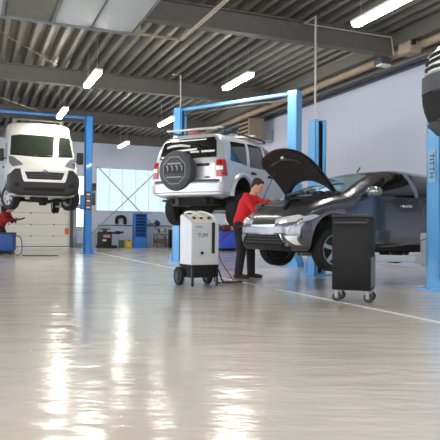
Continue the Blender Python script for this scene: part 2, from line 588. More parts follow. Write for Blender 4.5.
# raised overhead panels at the top left
t = thing('overhead_door', 'raised white sectional door panels with one dark glazed pane at upper left', 'door', (0, 0, 4.24))
xe = [-0.85, -0.22, 0.4, 1.17, 1.8, 2.5]
YA, YB = 6.4, 10.12
for i in range(5):
    a, b = xe[i], xe[i + 1]
    glazed = (i == 2)
    mb = MB()
    if glazed:
        mb.box(((a + b) / 2, (YA + YB) / 2, 0), (b - a - 0.1, YB - YA - 0.1, 0.02)); mb.build('glazed_pane', PANELG, t, False)
    else:
        mb.box(((a + b) / 2, (YA + YB) / 2, 0), (b - a - 0.03, YB - YA - 0.06, 0.04), bev=0.008); mb.build('panel', PANELT, t)
for i in range(6):
    mb = MB(); mb.box((xe[i], (YA + YB) / 2, 0.0), (0.05 if i in (2, 3) else 0.022, YB - YA, 0.07)); mb.build('frame_bar', ALU, t, False)
mb = MB(); mb.box((0.825, YB, 0.0), (3.4, 0.09, 0.1), bev=0.01); mb.build('front_rail', ALU, t, False)
for xx in (1.17, 2.5):
    for yy in (7.5, YB):
        mb = MB(); mb.box((xx, yy, 0.46), (0.03, 0.03, 0.82)); mb.build('hanger', ALU, t, False)

# ------------------------------------------------------------------ lifts
def column(parent, base, ang, h, m, loc, slot_len=None, sticker=None):
    """C-section column; +x of its own frame points to the car"""
    Mx = Matrix.Translation(Vector(base) - Vector(loc)) @ Matrix.Rotation(ang, 4, 'Z')
    W, D, T = 0.26, 0.23, 0.018
    mb = MB(Mx)
    mb.box((-D / 2, 0, h / 2), (T, W, h))
    mb.box((0, W / 2 - T / 2, h / 2), (D, T, h))
    mb.box((0, -W / 2 + T / 2, h / 2), (D, T, h))
    for s in (-1, 1):
        mb.box((D / 2 - T / 2, s * (W / 2 - 0.04), h / 2), (T, 0.08, h))
    mb.box((0, 0, h - 0.01), (D, W, 0.02))
    c = mb.build('column', m, parent, False)
    mb = MB(Mx); mb.box((-0.03, 0, h / 2), (0.10, W - 0.05, h - 0.1)); mb.build('screw_guard', BLACKM, c, False)
    mb = MB(Mx); mb.box((0, 0, 0.012), (0.48, 0.46, 0.024), bev=0.004); mb.prism([(-0.22, 0.02), (-0.12, 0.02), (-0.12, 0.28)], 'y', -0.17, -0.15); mb.prism([(-0.22, 0.02), (-0.12, 0.02), (-0.12, 0.28)], 'y', 0.15, 0.17)
    mb.build('base_plate', m, c, False)
    return c, Mx

def lift(label, pA, pB, h, m, pads, arm_z, overhead=True, group=None):
    A, Bv = Vector(pA), Vector(pB)
    mid = (A + Bv) / 2
    t = thing('two_post_lift', label, 'car lift', mid, 0)
    cols = []
    for p, q in ((A, Bv), (Bv, A)):
        d = q - p
        cols.append(column(t, p, math.atan2(d.y, d.x), h, m, mid))
    d = (Bv - A).normalized()
    if overhead:
        a, b = A - mid, Bv - mid
        ang = math.atan2(d.y, d.x)
        mb = MB(Matrix.Translation((0, 0, 0)) @ Matrix.Rotation(ang, 4, 'Z'))
        L = (Bv - A).length
        mb.box((0, 0, h - 0.05), (L - 0.1, 0.10, 0.075), bev=0.008)
        mb.build('overhead_beam', m, t)
        mb = MB(Matrix.Rotation(ang, 4, 'Z'))
        mb.tube([(-L / 2 + 0.15, -0.05, h - 0.22), (L * 0.1, -0.05, h - 0.18), (L / 2 - 0.3, -0.05, h - 0.2)], 0.018, 6)
        mb.build('shut_off_bar', GREYP, t)
    for i, (p, plist) in enumerate(((A, pads[0]), (Bv, pads[1]))):
        dd = (d if i == 0 else -d)
        c0 = p + dd * 0.16 + Vector((0, 0, arm_z)) - mid
        ang = math.atan2(dd.y, dd.x)
        mb = MB(Matrix.Translation(c0) @ Matrix.Rotation(ang, 4, 'Z'))
        mb.box((0, 0, 0.12), (0.16, 0.26, 0.5), bev=0.01)
        mb.box((0.1, 0, -0.02), (0.14, 0.34, 0.14), bev=0.01)
        mb.build('carriage', LIFTG if not overhead else m, t)
        for (px, py, pz) in plist:
            e = Vector((px, py, arm_z)) - mid
            s = c0 + dd * 0.1
            v = e - s
            a2 = math.atan2(v.y, v.x)
            Ln = v.length
            mb = MB(Matrix.Translation(s) @ Matrix.Rotation(a2, 4, 'Z'))
            mb.box((Ln * 0.32, 0, -0.02), (Ln * 0.66, 0.12, 0.10), bev=0.006)
            mb.box((Ln * 0.75, 0, -0.02), (Ln * 0.5, 0.085, 0.07), bev=0.006)
            arm = mb.build('lift_arm', LIFTG, t)
            mb = MB(Matrix.Translation(e)); mb.cone((0, 0, 0.0), (0, 0, pz - arm_z - 0.02), 0.035); mb.cone((0, 0, pz - arm_z - 0.03), (0, 0, pz - arm_z), 0.07)
            mb.build('lift_pad', BLACK, arm)
    return t, cols

# ------------------------------------------------------------------ vehicle kit
def pchip(xs, ys, xq):
    n = len(xs)
    h = [xs[i + 1] - xs[i] for i in range(n - 1)]
    dl = [(ys[i + 1] - ys[i]) / h[i] for i in range(n - 1)]
    m = [0.0] * n
    m[0], m[-1] = dl[0], dl[-1]
    for i in range(1, n - 1):
        if dl[i - 1] * dl[i] <= 0:
            m[i] = 0
        else:
            w1, w2 = 2 * h[i] + h[i - 1], h[i] + 2 * h[i - 1]
            m[i] = (w1 + w2) / (w1 / dl[i - 1] + w2 / dl[i])
    out = []
    k = 0
    for x in xq:
        while k < n - 2 and x > xs[k + 1]:
            k += 1
        t = (x - xs[k]) / h[k]
        out.append((1 + 2 * t) * (1 - t) ** 2 * ys[k] + t * (1 - t) ** 2 * h[k] * m[k] + t * t * (3 - 2 * t) * ys[k + 1] + t * t * (t - 1) * h[k] * m[k + 1])
    return out

class Vehicle:
    def __init__(self, root, st, paint, nx=70, nr=26, crown=0.75):
        self.root, self.paint = root, paint
        xs = [s[0] for s in st]
        L = xs[-1]
        self.L = L
        xq = sorted(set(round(xs[0] + (L - xs[0]) * i / nx, 4) for i in range(nx + 1)) | set(xs) | {xs[0] + 0.01, xs[0] + 0.03, L - 0.01, L - 0.03})
        cols = [pchip(xs, [s[j] for s in st], xq) for j in range(1, 10)]
        bm = bmesh.new()
        rings = []
        for i, x in enumerate(xq):
            zb, wb, zm, wm, zs, ws, zt, wt, zc = [c[i] for c in cols]
            ctrl = [(0, zb), (wb * 0.85, zb), (wb, zb + 0.05), (wm, zm), (ws, zs), (wt, zt), (wt * crown, zt + (zc - zt) * 0.7), (0, zc)]
            t = [0]
            for a, b in zip(ctrl[:-1], ctrl[1:]):
                t.append(t[-1] + max(1e-4, math.hypot(b[0] - a[0], b[1] - a[1])))
            tq = sorted([t[-1] * k / nr for k in range(nr + 1)])
            yy = pchip(t, [c[0] for c in ctrl], tq)
            zz = pchip(t, [c[1] for c in ctrl], tq)
            half = list(zip(yy, zz))
            ring = [(x, y, z) for y, z in half] + [(x, -y, z) for y, z in reversed(half[1:-1])]
            rings.append([bm.verts.new(p) for p in ring])
        n = len(rings[0])
        for a, b in zip(rings[:-1], rings[1:]):
            for k in range(n):
                bm.faces.new((a[k], a[(k + 1) % n], b[(k + 1) % n], b[k]))
        bm.faces.new(rings[0])
        bm.faces.new(rings[-1])
        bmesh.ops.recalc_face_normals(bm, faces=bm.faces)
        self.bvh = BVHTree.FromBMesh(bm)
        self.bm = bm
    def finish(self, name, arches, cuts=(), inner=None):
        """arches: (x, z, r, depth) cut on both sides; cuts: extra cutter bmeshes"""
        me = bpy.data.meshes.new(name)
        for f in self.bm.faces: f.smooth = True
        self.bm.to_mesh(me)
        self.bm.free()
        me.materials.append(self.paint)
        me.materials.append(inner or BLACKM)
        o = bpy.data.objects.new(name, me)
        COL.objects.link(o)
        cb = MB()
        for (x, z, r, dep, y) in arches:
            for s in (-1, 1):
                cb.cone((x, s * (y - dep), z), (x, s * (y + 0.4), z), r, r, n=36)
        for c in cuts:
            c(cb)
        co = cb.build('cutter', BLACKM, None, False)
        for p in co.data.polygons: p.material_index = 0
        md = o.modifiers.new('b', 'BOOLEAN')
        md.object = co
        md.operation = 'DIFFERENCE'
        md.solver = 'EXACT'
        md.material_mode = 'TRANSFER'
        md.use_self = True
        bpy.context.view_layer.update()
        me2 = evaluated_mesh(o)
        o.modifiers.clear()
        o.data = me2
        bpy.data.objects.remove(co)
        me2.name = name
        bm = bmesh.new()
        bm.from_mesh(me2)
        bm.normal_update()
        for e in bm.edges:
            if len(e.link_faces) == 2:
                e.smooth = e.calc_face_angle(0) < R(34)
        bm.to_mesh(me2)
        bm.free()
        o.parent = self.root
        return o
    def hit(self, view, a, b):
        L = self.L
        if view == 'L': o, d = (a, 3, b), (0, -1, 0)
        elif view == 'R': o, d = (a, -3, b), (0, 1, 0)
        elif view == 'F': o, d = (-3, a, b), (1, 0, 0)
        elif view == 'B': o, d = (L + 3, a, b), (-1, 0, 0)
        else: o, d = (a, b, 6), (0, 0, -1)
        h = self.bvh.ray_cast(Vector(o), Vector(d))
        if h[0] is None:
            q = {'L': (a, 0.7, b), 'R': (a, -0.7, b), 'F': (0.1, a, b), 'B': (L - 0.1, a, b), 'T': (a, b, 1.0)}[view]
            h = self.bvh.find_nearest(Vector(q))
        return h[0], h[1]
    def decal(self, name, poly, view, m, parent=None, off=0.008, grid=0.05, rim=0.012):
        bm = bmesh.new()
        vs = [bm.verts.new((p[0], p[1], 0)) for p in poly]
        bm.faces.new(vs)
        for ax in (0, 1):
            lo, hi = min(p[ax] for p in poly), max(p[ax] for p in poly)
            k = math.ceil(lo / grid)
            while k * grid < hi - 1e-4:
                co = [0, 0, 0]; no = [0, 0, 0]
                co[ax] = k * grid; no[ax] = 1
                if k * grid > lo + 1e-4:
                    bmesh.ops.bisect_plane(bm, geom=list(bm.verts) + list(bm.edges) + list(bm.faces), plane_co=co, plane_no=no, dist=1e-5)
                k += 1
        bmesh.ops.triangulate(bm, faces=bm.faces)
        nor = {}
        for v in bm.verts:
            p, n = self.hit(view, v.co.x, v.co.y)
            v.co = p + n * off
            nor[v] = n
        be = [e for e in bm.edges if e.is_boundary]
        r = bmesh.ops.extrude_edge_only(bm, edges=be)
        for v in [g for g in r['geom'] if isinstance(g, bmesh.types.BMVert)]:
            p, n, _, _ = self.bvh.find_nearest(v.co)
            v.co = p - n * rim
        bmesh.ops.recalc_face_normals(bm, faces=bm.faces)
        # keep normals pointing away from the body
        s = 0
        for f in bm.faces:
            p, n, _, _ = self.bvh.find_nearest(f.calc_center_median())
            s += f.normal.dot(n) * f.calc_area()
        if s < 0:
            bmesh.ops.reverse_faces(bm, faces=bm.faces)
        me = bpy.data.meshes.new(name)
        for f in bm.faces: f.smooth = True
        bm.normal_update()
        for e in bm.edges:
            if len(e.link_faces) == 2 and e.calc_face_angle(0) > R(40): e.smooth = False
        bm.to_mesh(me)
        bm.free()
        me.materials.append(m)
        o = bpy.data.objects.new(name, me)
        COL.objects.link(o)
        o.parent = parent or self.root
        return o

def wheel(root, c, r, w, side, rim_mat, spokes=5, rim_r=0.68, hub=BLACK, knobs=0):
    """side: +1 outer face towards +y"""
    prof = [(r * rim_r, -w / 2 * 0.85), (r * 0.80, -w / 2), (r * 0.94, -w / 2 * 0.96), (r, -w / 2 * 0.72), (r, w / 2 * 0.72),
            (r * 0.94, w / 2 * 0.96), (r * 0.80, w / 2), (r * rim_r, w / 2 * 0.85)]
    mb = MB(); mb.lathe(prof, (0, 0, 0), 'y', 40)
    for k in range(4):      # tread grooves as thin raised bands
        t = (-0.5 + k / 3) * w * 0.62
        mb.lathe([(r + 0.004, t - w * 0.07), (r + 0.004, t + w * 0.07), (r - 0.01, t + w * 0.07), (r - 0.01, t - w * 0.07)], (0, 0, 0), 'y', 40)
    if knobs:
        for k in range(knobs):
            a = 2 * math.pi * k / knobs
            for s in (-1, 1):
                mb.box(((r - 0.003) * math.cos(a), s * w * 0.40, (r - 0.003) * math.sin(a)), (0.045, w * 0.2, 0.06), Matrix.Rotation(-a, 3, 'Y'))
    t = mb.build('wheel', RUBBER, root, True, c)
    rr = r * rim_r
    mb = MB()
    mb.lathe([(rr, -w * 0.42), (rr + 0.01, -w * 0.44), (rr + 0.01, w * 0.44), (rr, w * 0.44), (rr * 0.93, w * 0.36), (rr * 0.9, -w * 0.36)], (0, 0, 0), 'y', 32)
    y0 = side * w * 0.33
    for k in range(spokes):
        a = 2 * math.pi * k / spokes + 0.3
        rot = Matrix.Rotation(-a, 3, 'Y')
        mb.box((rr * 0.52 * math.cos(a), y0, rr * 0.52 * math.sin(a)), (rr * 0.95, 0.03, rr * 0.26), rot, bev=0.008)
    mb.cone((0, y0 - 0.03, 0), (0, y0 + 0.03, 0), rr * 0.24, n=20)
    mb.build('rim', rim_mat, t)
    mb = MB(); mb.cone((0, -0.02 + y0 - side * 0.06, 0), (0, 0.0 + y0 - side * 0.06, 0), rr * 0.9, n=28); mb.build('brake_disc', hub, t)
    return t

def mirror(root, x, y, z, s, m, size=1.0):
    mb = MB()
    mb.sphere((x + 0.02, y + s * 0.13 * size, z + 0.02), 0.1 * size, (0.75, 1.15, 0.72), n=10)
    o = mb.build('side_mirror', m, root)
    mb = MB(); mb.box((x + 0.02, y + s * 0.03, z - 0.03), (0.07, 0.12, 0.035), bev=0.01); mb.build('mirror_arm', BLACK, o)
    mb = MB(); mb.sphere((x + 0.085 * size, y + s * 0.13 * size, z + 0.02), 0.085 * size, (0.15, 1.1, 0.7), n=8); mb.build('mirror_glass', GLASSL, o)
    return o

def sym(poly):
    return [(-p[0], p[1]) for p in reversed(poly)]

# ------------------------------------------------------------------ grey hatchback with raised hood
CZ = 0.37
civ = thing('hatchback_car', 'dark grey hatchback with its hood raised, held low on the lift at right', 'car', (3.99, 8.36, CZ), R(4))
V = Vehicle(civ, [
    # x     zb   wb   zm   wm   zs   ws   zt   wt   zc
    (0.20, .24, .54, .38, .62, .50, .62, .565, .50, .60),
    (0.245, .20, .68, .39, .76, .55, .75, .65, .62, .695),
    (0.34, .18, .76, .42, .84, .62, .83, .74, .71, .80),
    (0.52, .18, .79, .46, .87, .74, .855, .855, .76, .92),
    (0.90, .18, .80, .48, .875, .85, .865, .97, .78, 1.04),
    (1.15, .18, .82, .48, .88, .90, .87, 1.02, .78, 1.09),
    (1.45, .18, .83, .48, .88, .94, .87, 1.18, .71, 1.24),
    (1.95, .18, .83, .48, .88, .97, .87, 1.40, .60, 1.46),
    (2.50, .18, .83, .48, .88, .99, .87, 1.45, .57, 1.51),
    (3.00, .18, .83, .48, .88, 1.01, .87, 1.42, .56, 1.49),
    (3.50, .19, .82, .50, .875, 1.04, .86, 1.31, .57, 1.38),
    (3.90, .22, .78, .52, .85, 1.04, .82, 1.14, .64, 1.18),
    (4.12, .27, .72, .52, .80, .98, .77, 1.02, .62, 1.05),
    (4.25, .36, .56, .52, .64, .84, .62, .90, .48, .92)], CIVIC, nx=80)
# side glass, doors
for s, vw in ((1, 'L'), (-1, 'R')):
    V.decal('side_window', [(1.44, 1.02), (1.70, 1.19), (1.98, 1.335), (2.30, 1.395), (2.44, 1.40), (2.50, 1.02)], vw, GLASSD)
    V.decal('rear_side_window', [(2.56, 1.03), (2.53, 1.40), (2.86, 1.385), (3.2, 1.31), (3.42, 1.20), (3.46, 1.13), (3.1, 1.07)], vw, GLASSD)
    V.decal('window_trim', [(2.49, 1.02), (2.43, 1.40), (2.53, 1.40), (2.57, 1.02)], vw, ALU, off=0.012)
    dr = V.decal('front_door', [(1.30, .30), (1.28, .80), (1.36, .995), (2.55, 1.005), (2.60, .70), (2.58, .30)], vw, CIVIC, off=0.006)
    p, n = V.hit(vw, 2.30, 0.875)
    mb = MB(); mb.box((p.x, p.y + s * 0.03, p.z), (0.20, 0.035, 0.045), bev=0.015, seg=3); mb.build('door_handle', CHROME, dr)
    dr = V.decal('rear_door', [(2.62, .30), (2.64, .70), (2.59, 1.01), (3.10, 1.045), (3.42, 1.10), (3.30, .80), (3.10, .55), (3.05, .30)], vw, CIVIC, off=0.006)
    V.decal('sill', [(1.25, .19), (1.25, .27), (3.1, .27), (3.1, .19)], vw, BLACK, off=0.02)
    mirror(civ, 1.50, s * 0.86, 1.06, s, mat('grey_mirror_shell', (150, 152, 156), 0.2, 0.7, coat=1.0), 1.15)
V.decal('windshield', [(-.68, 1.07), (-.40, 1.10), (0, 1.11), (.40, 1.10), (.68, 1.07), (.56, 1.36), (.3, 1.40), (0, 1.41), (-.3, 1.40), (-.56, 1.36)], 'F', GLASSL)
V.decal('rear_window', [(-.55, 1.12), (.55, 1.12), (.46, 1.32), (-.46, 1.32)], 'B', GLASSD)
# nose
V.decal('headlight', [(.36, 0.580), (.56, 0.580), (.79, 0.610), (.835, 0.680), (.78, 0.705), (.52, 0.665), (.35, 0.640)], 'F', CLEAR, off=0.012)
V.decal('headlight', sym([(.36, 0.580), (.56, 0.580), (.79, 0.610), (.835, 0.680), (.78, 0.705), (.52, 0.665), (.35, 0.640)]), 'F', CLEAR, off=0.012)
g = V.decal('upper_grille', [(-.31, 0.570), (.31, 0.570), (.32, 0.635), (-.32, 0.635)], 'F', BLACK, off=0.01)
V.decal('grille_bar', [(-.33, 0.535), (.33, 0.535), (.38, 0.565), (-.38, 0.565)], 'F', CHROME, g, off=0.014)
V.decal('number_plate_panel', [(-.68, 0.440), (.68, 0.440), (.72, 0.525), (-.72, 0.525)], 'F', mat('silver_bumper_band', (168, 174, 184), 0.3, 0.5, coat=0.7), off=0.01)
lg = V.decal('lower_grille', [(-.60, 0.250), (.60, 0.250), (.48, 0.415), (-.48, 0.415)], 'F', BLACKM, off=0.01)
for z in (.29, .335, .38):
    k = .62 - (z - .22) / .20 * .14 - .02
    V.decal('grille_slat', [(-k, z), (k, z), (k, z + .012), (-k, z + .012)], 'F', GREYP, lg, off=0.018)
for s in (1, -1):
    q = [(.50, 0.425), (.535, 0.425), (.665, 0.26), (.63, 0.255)]
    V.decal('grille_edge', q if s > 0 else sym(q), 'F', CHROME if s < 0 else CIVIC, off=0.022)
    q = [(.61, 0.400), (.81, 0.400), (.80, 0.275), (.77, 0.275)]
    V.decal('fog_light', q if s > 0 else sym(q), 'F', CLEAR, off=0.014)
V.decal('front_lip', [(-.66, .20), (.66, .20), (.70, .25), (-.70, .25)], 'F', BLACK, off=0.03)
for vw in 'LR':
    V.decal('headlight_side', [(.36, 0.605), (.50, 0.640), (.64, 0.70), (.54, 0.715), (.38, 0.675)], vw, CLEAR, off=0.012)
V.decal('tail_light', [(.45, .92), (.74, .92), (.74, 1.0), (.45, 1.0)], 'B', REDL)
V.decal('tail_light', sym([(.45, .92), (.74, .92), (.74, 1.0), (.45, 1.0)]), 'B', REDL)
bay = [(0.46, -.30), (0.42, 0), (0.46, .30), (0.56, .58), (0.64, .70), (1.02, .70), (0.96, .45), (0.86, .2), (0.83, 0), (0.86, -.2), (0.96, -.45), (1.02, -.70), (0.64, -.70), (0.56, -.58)]
V.finish('body', [(0.92, 0.34, 0.40, 0.27, 0.88), (3.56, 0.34, 0.39, 0.27, 0.86)], [lambda cb: cb.prism(bay, 'z', 0.62, 1.6)])
# engine bay contents
mb = MB()
mb.box((0.62, 0.05, 0.76), (0.40, 0.62, 0.28), bev=0.03); mb.box((0.60, 0.05, 0.92), (0.30, 0.48, 0.06), bev=0.02)
for k in range(4):
    mb.cone((0.48, -0.14 + 0.13 * k, 0.88), (0.40, -0.14 + 0.13 * k, 0.80), 0.025)
en = mb.build('engine', GREYP, civ)
mb = MB(); mb.box((0.72, -0.46, 0.80), (0.2, 0.26, 0.22), bev=0.01); mb.build('battery', BLACK, civ)
mb = MB(); mb.box((0.50, 0.48, 0.84), (0.24, 0.22, 0.14), bev=0.03); mb.build('air_filter_box', BLACK, civ)
mb = MB(); mb.sphere((0.88, 0.52, 0.93), 0.075, (1, 1, 0.8)); mb.cone((0.88, 0.52, 0.97), (0.88, 0.52, 1.01), 0.04); mb.build('fluid_reservoir', MACH, civ)
mb = MB(); mb.tube([(0.34, -0.4, 0.80), (0.5, -0.3, 0.93), (0.7, -0.25, 0.95), (0.8, 0.1, 0.92)], 0.02, 8); mb.tube([(0.36, 0.45, 0.82), (0.42, 0.2, 0.86), (0.44, -0.1, 0.86)], 0.018, 8); mb.build('coolant_hose', BLACK, civ)
mb = MB()
for k in range(12):
    a = -0.66 + k * 0.12
    q = abs(a) / 0.66
    mb.box((0.88 + 0.22 * q * q, a, 1.085 - 0.03 * q), (0.1, 0.13, 0.05), Matrix.Rotation(0.5 * a, 3, 'Z'), bev=0.01)
mb.build('cowl_panel', BLACK, civ)
for s in (0.22, -0.34):
    mb = MB(); mb.tube([(1.0, s, 1.13), (1.08, s - 0.25, 1.19), (1.12, s - 0.48, 1.19)], 0.010, 6); mb.build('wiper', BLACK, civ)
# hood
HX, HZ, HA = 1.14, 1.0, R(43)
HW, HL = 0.70, 1.03
def hood_pt(sv, y, lift=0.0):
    e = Vector((-math.cos(HA), 0, math.sin(HA)))
    n = Vector((-math.sin(HA), 0, -math.cos(HA)))      # underside normal
    cr_ = 0.10 * (1 - (y / HW) ** 2) + 0.06 * math.sin(min(1, max(0, sv / HL)) * math.pi)
    p = Vector((HX, y, HZ)) + e * sv - n * (cr_ * 0.85) + n * lift
    return p
def hood_mesh(name, m, lift, inset, parent):
    mb = MB()
    ny, ns = 30, 16
    def grid(l):
        g = []
        for j in range(ny + 1):
            y = (-1 + 2 * j / ny) * (HW - inset)
            q = abs(y) / HW
            s0 = 0.30 * (1 - q ** 2.2) + inset
            s1 = HL - 0.17 * q ** 2 - 0.10 * max(0, (q - 0.75) / 0.25) ** 2 - inset
            g.append([mb.bm.verts.new(hood_pt(s0 + (s1 - s0) * i / ns, y, l)) for i in range(ns + 1)])
        return g
    a, b = grid(lift), grid(lift + 0.022)
    for j in range(ny):
        for i in range(ns):
            mb.bm.faces.new((a[j][i], a[j][i + 1], a[j + 1][i + 1], a[j + 1][i]))
            mb.bm.faces.new((b[j][i], b[j + 1][i], b[j + 1][i + 1], b[j][i + 1]))
    for j in range(ny):
        mb.bm.faces.new((a[j][0], a[j + 1][0], b[j + 1][0], b[j][0]))
        mb.bm.faces.new((a[j][ns], b[j][ns], b[j + 1][ns], a[j + 1][ns]))
    for i in range(ns):
        mb.bm.faces.new((a[0][i], b[0][i], b[0][i + 1], a[0][i + 1]))
        mb.bm.faces.new((a[ny][i], a[ny][i + 1], b[ny][i + 1], b[ny][i]))
    bmesh.ops.recalc_face_normals(mb.bm, faces=mb.bm.faces)
    return mb.build(name, m, parent)
hood = hood_mesh('hood', mat('hood_underside_paint', (44, 40, 40), 0.4, 0.3, var=0.1, coat=0.5), 0.0, 0.0, civ)
hood_mesh('hood_liner', mat('hood_liner_felt', (26, 23, 23), 0.85, var=0.25, scale=12), 0.024, 0.055, hood)
mb = MB()
mb.tube([tuple(hood_pt(0.72, -0.42, 0.06)), tuple(hood_pt(0.80, -0.2, 0.06)), tuple(hood_pt(0.82, 0.1, 0.06)), tuple(hood_pt(0.76, 0.42, 0.06))], 0.018, 8)
mb.build('hood_brace', mat('hood_underside_paint', (44, 40, 40)), hood)
mb = MB(); mb.box(tuple(hood_pt(0.86, 0.0, 0.05)), (0.05, 0.08, 0.04), bev=0.005); mb.build('hood_latch', STEEL, hood)
mb = MB(); mb.tube([(0.55, 0.66, 0.93), tuple(hood_pt(0.60, 0.52, 0.05))], 0.007, 6, 0); mb.build('hood_prop', BLACK, civ)
for s in (1, -1):
    mb = MB(); mb.box((1.1, s * 0.60, 1.05), (0.12, 0.03, 0.05), bev=0.006); mb.build('hood_hinge', GREYP, civ)
for (x, s) in ((0.95, 1), (0.95, -1), (3.57, 1), (3.57, -1)):
    wheel(civ, (x, s * 0.765, 0.57 - CZ), 0.325, 0.21, s, STEEL, 5, 0.72)
mb = MB(); mb.box((1.9, 0, 0.17), (2.4, 1.2, 0.06), bev=0.02); mb.tube([(0.9, 0.7, .2), (0.9, -0.7, .2)], 0.05, 8, 0); mb.build('underbody', BLACKM, civ)
mb = MB(); mb.tube([(2.02, 0, 1.45), (2.10, 0, 1.56)], 0.012, 6, 0); mb.build('antenna', BLACK, civ)

# ------------------------------------------------------------------ silver off-roader, raised, seen from behind
SZ = 1.06
SA = R(36)
sd = Vector((math.cos(SA), math.sin(SA), 0))
scen = Vector((6.16, 13.81, 0))
suv_front = scen + sd * 2.28
suv = thing('off_roader_car', 'silver off-roader with a spare wheel on its tailgate, raised on a lift', 'car', (suv_front.x, suv_front.y, SZ), SA + math.pi)
suv.scale = (1.05, 1.05, 1.05)
V = Vehicle(suv, [
    (0.00, .50, .62, .68, .78, .92, .78, .99, .70, 1.01),
    (0.15, .46, .74, .70, .86, .98, .84, 1.05, .74, 1.09),
    (0.85, .42, .82, .70, .90, 1.05, .88, 1.11, .78, 1.16),
    (1.25, .42, .84, .70, .91, 1.08, .89, 1.14, .80, 1.19),
    (1.50, .42, .84, .70, .91, 1.09, .89, 1.32, .76, 1.38),
    (1.95, .42, .84, .70, .91, 1.10, .89, 1.72, .68, 1.78),
    (2.50, .42, .84, .70, .91, 1.10, .89, 1.79, .67, 1.86),
    (3.60, .44, .84, .70, .91, 1.10, .89, 1.79, .67, 1.86),
    (4.02, .46, .84, .70, .91, 1.10, .89, 1.77, .67, 1.84),
    (4.15, .48, .84, .70, .90, 1.14, .885, 1.68, .69, 1.74),
    (4.26, .50, .83, .70, .89, 1.14, .87, 1.27, .76, 1.31),
    (4.29, .52, .80, .70, .86, 1.08, .84, 1.16, .76, 1.18)], SILVER, nx=80)
for s, vw in ((1, 'L'), (-1, 'R')):
    V.decal('side_window', [(1.56, 1.17), (1.98, 1.64), (2.28, 1.70), (2.34, 1.17)], vw, GLASSD)
    V.decal('side_window', [(2.44, 1.17), (2.40, 1.70), (3.02, 1.70), (3.14, 1.17)], vw, GLASSD)
    V.decal('side_window', [(3.28, 1.20), (3.16, 1.69), (3.80, 1.66), (3.96, 1.24)], vw, GLASSD)
    a = V.decal('front_door', [(1.34, .52), (1.34, 1.10), (2.38, 1.12), (2.38, .52)], vw, SILVER, off=0.006)
    p, n = V.hit(vw, 2.22, 1.02)
    mb = MB(); mb.box((p.x, p.y + s * 0.025, p.z), (0.2, 0.04, 0.06), bev=0.015); mb.build('door_handle', BLACK, a)
    a = V.decal('rear_door', [(2.42, .52), (2.42, 1.12), (3.18, 1.12), (3.12, .85), (2.98, .52)], vw, SILVER, off=0.006)
    p, n = V.hit(vw, 3.02, 1.04)
    mb = MB(); mb.box((p.x, p.y + s * 0.025, p.z), (0.2, 0.04, 0.06), bev=0.015); mb.build('door_handle', BLACK, a)
    V.decal('body_cladding', [(1.25, .46), (1.25, .66), (2.9, .66), (2.9, .46)], vw, SILVER, off=0.022)
    # flares
    for xa in (0.83, 3.46):
        mb = MB()
        pts = []
        for k in range(13):
            a_ = math.pi * (k / 12)
            pts.append((xa + 0.475 * math.cos(a_), s * 0.905, 0.50 + 0.475 * math.sin(a_)))
        mb.tube(pts, 0.055, 8, 2); mb.build('wheel_arch_flare', SILVER, suv)
    mirror(suv, 1.60, s * 0.90, 1.16, s, BLACK, 1.3)
    mb = MB(); mb.tube([(2.0, s * 0.62, 1.86), (2.1, s * 0.62, 1.91), (3.9, s * 0.62, 1.91), (4.02, s * 0.62, 1.86)], 0.02, 8); mb.build('roof_rail', BLACK, suv)
V.decal('windshield', [(-.70, 1.22), (.70, 1.22), (.60, 1.70), (-.60, 1.70)], 'F', GLASSD)
V.decal('headlight', [(.45, .80), (.72, .80), (.72, .97), (.45, .97)], 'F', CLEAR)
V.decal('headlight', sym([(.45, .80), (.72, .80), (.72, .97), (.45, .97)]), 'F', CLEAR)
V.decal('front_grille', [(-.38, .76), (.38, .76), (.38, .95), (-.38, .95)], 'F', BLACK)
# tailgate
tg = V.decal('tailgate', [(-.70, .80), (.70, .80), (.72, 1.10), (.68, 1.18), (-.68, 1.18), (-.72, 1.10)], 'B', SILVER, off=0.008)
rw = V.decal('rear_window', [(-.72, 1.29), (.72, 1.29), (.67, 1.62), (.60, 1.72), (-.60, 1.72), (-.67, 1.62)], 'B', GLASSD, off=0.012)
for nm, q in (('window_sticker', [(-.30, 1.44), (.22, 1.46), (.22, 1.50), (-.30, 1.48)]),
              ('window_sticker', [(-.68, 1.315), (-.50, 1.32), (-.50, 1.36), (-.68, 1.355)]),
              ('window_sticker', [(.06, 1.40), (.28, 1.40), (.28, 1.44), (.06, 1.44)]),
              ('window_sticker', [(.34, 1.40), (.66, 1.40), (.66, 1.44), (.34, 1.44)]),
              ('window_sticker', [(-.48, 1.665), (.42, 1.665), (.42, 1.69), (-.48, 1.69)]),
              ('rear_wiper', [(-.56, 1.52), (-.44, 1.55), (-.2, 1.56), (.04, 1.53), (.04, 1.57), (-.2, 1.61), (-.44, 1.60), (-.56, 1.57)])):
    V.decal(nm, q, 'B', WHITES if nm != 'rear_wiper' else mat('pale_wiper', (208, 214, 212), 0.4), rw, off=0.02, grid=0.08)  # wiper in one even pale grey
for s in (1, -1):
    q = [(.745, .88), (.875, .88), (.87, 1.23), (.74, 1.23)]
    a = V.decal('tail_light', q if s > 0 else sym(q), 'B', REDL, off=0.022)
    q = [(.75, 1.02), (.872, 1.02), (.87, 1.10), (.75, 1.10)]
    V.decal('reversing_light', q if s > 0 else sym(q), 'B', CLEAR, a, off=0.030)
    q = [(4.12, .90), (4.275, .90), (4.265, 1.22), (4.17, 1.22)]
    V.decal('tail_light_side', q, 'L' if s > 0 else 'R', REDL, a, off=0.014)
mb = MB(); mb.box((4.02, 0, 1.87), (0.06, 0.3, 0.05), bev=0.012); mb.build('high_brake_light', REDL, suv)
mb = MB(); mb.box((4.0, 0, 1.945), (0.09, 1.42, 0.035), bev=0.012); mb.box((2.6, 0, 1.945), (0.09, 1.42, 0.035), bev=0.012); mb.build('roof_bar', mat('pale_roof_bar', (206, 206, 202), 0.4), suv)
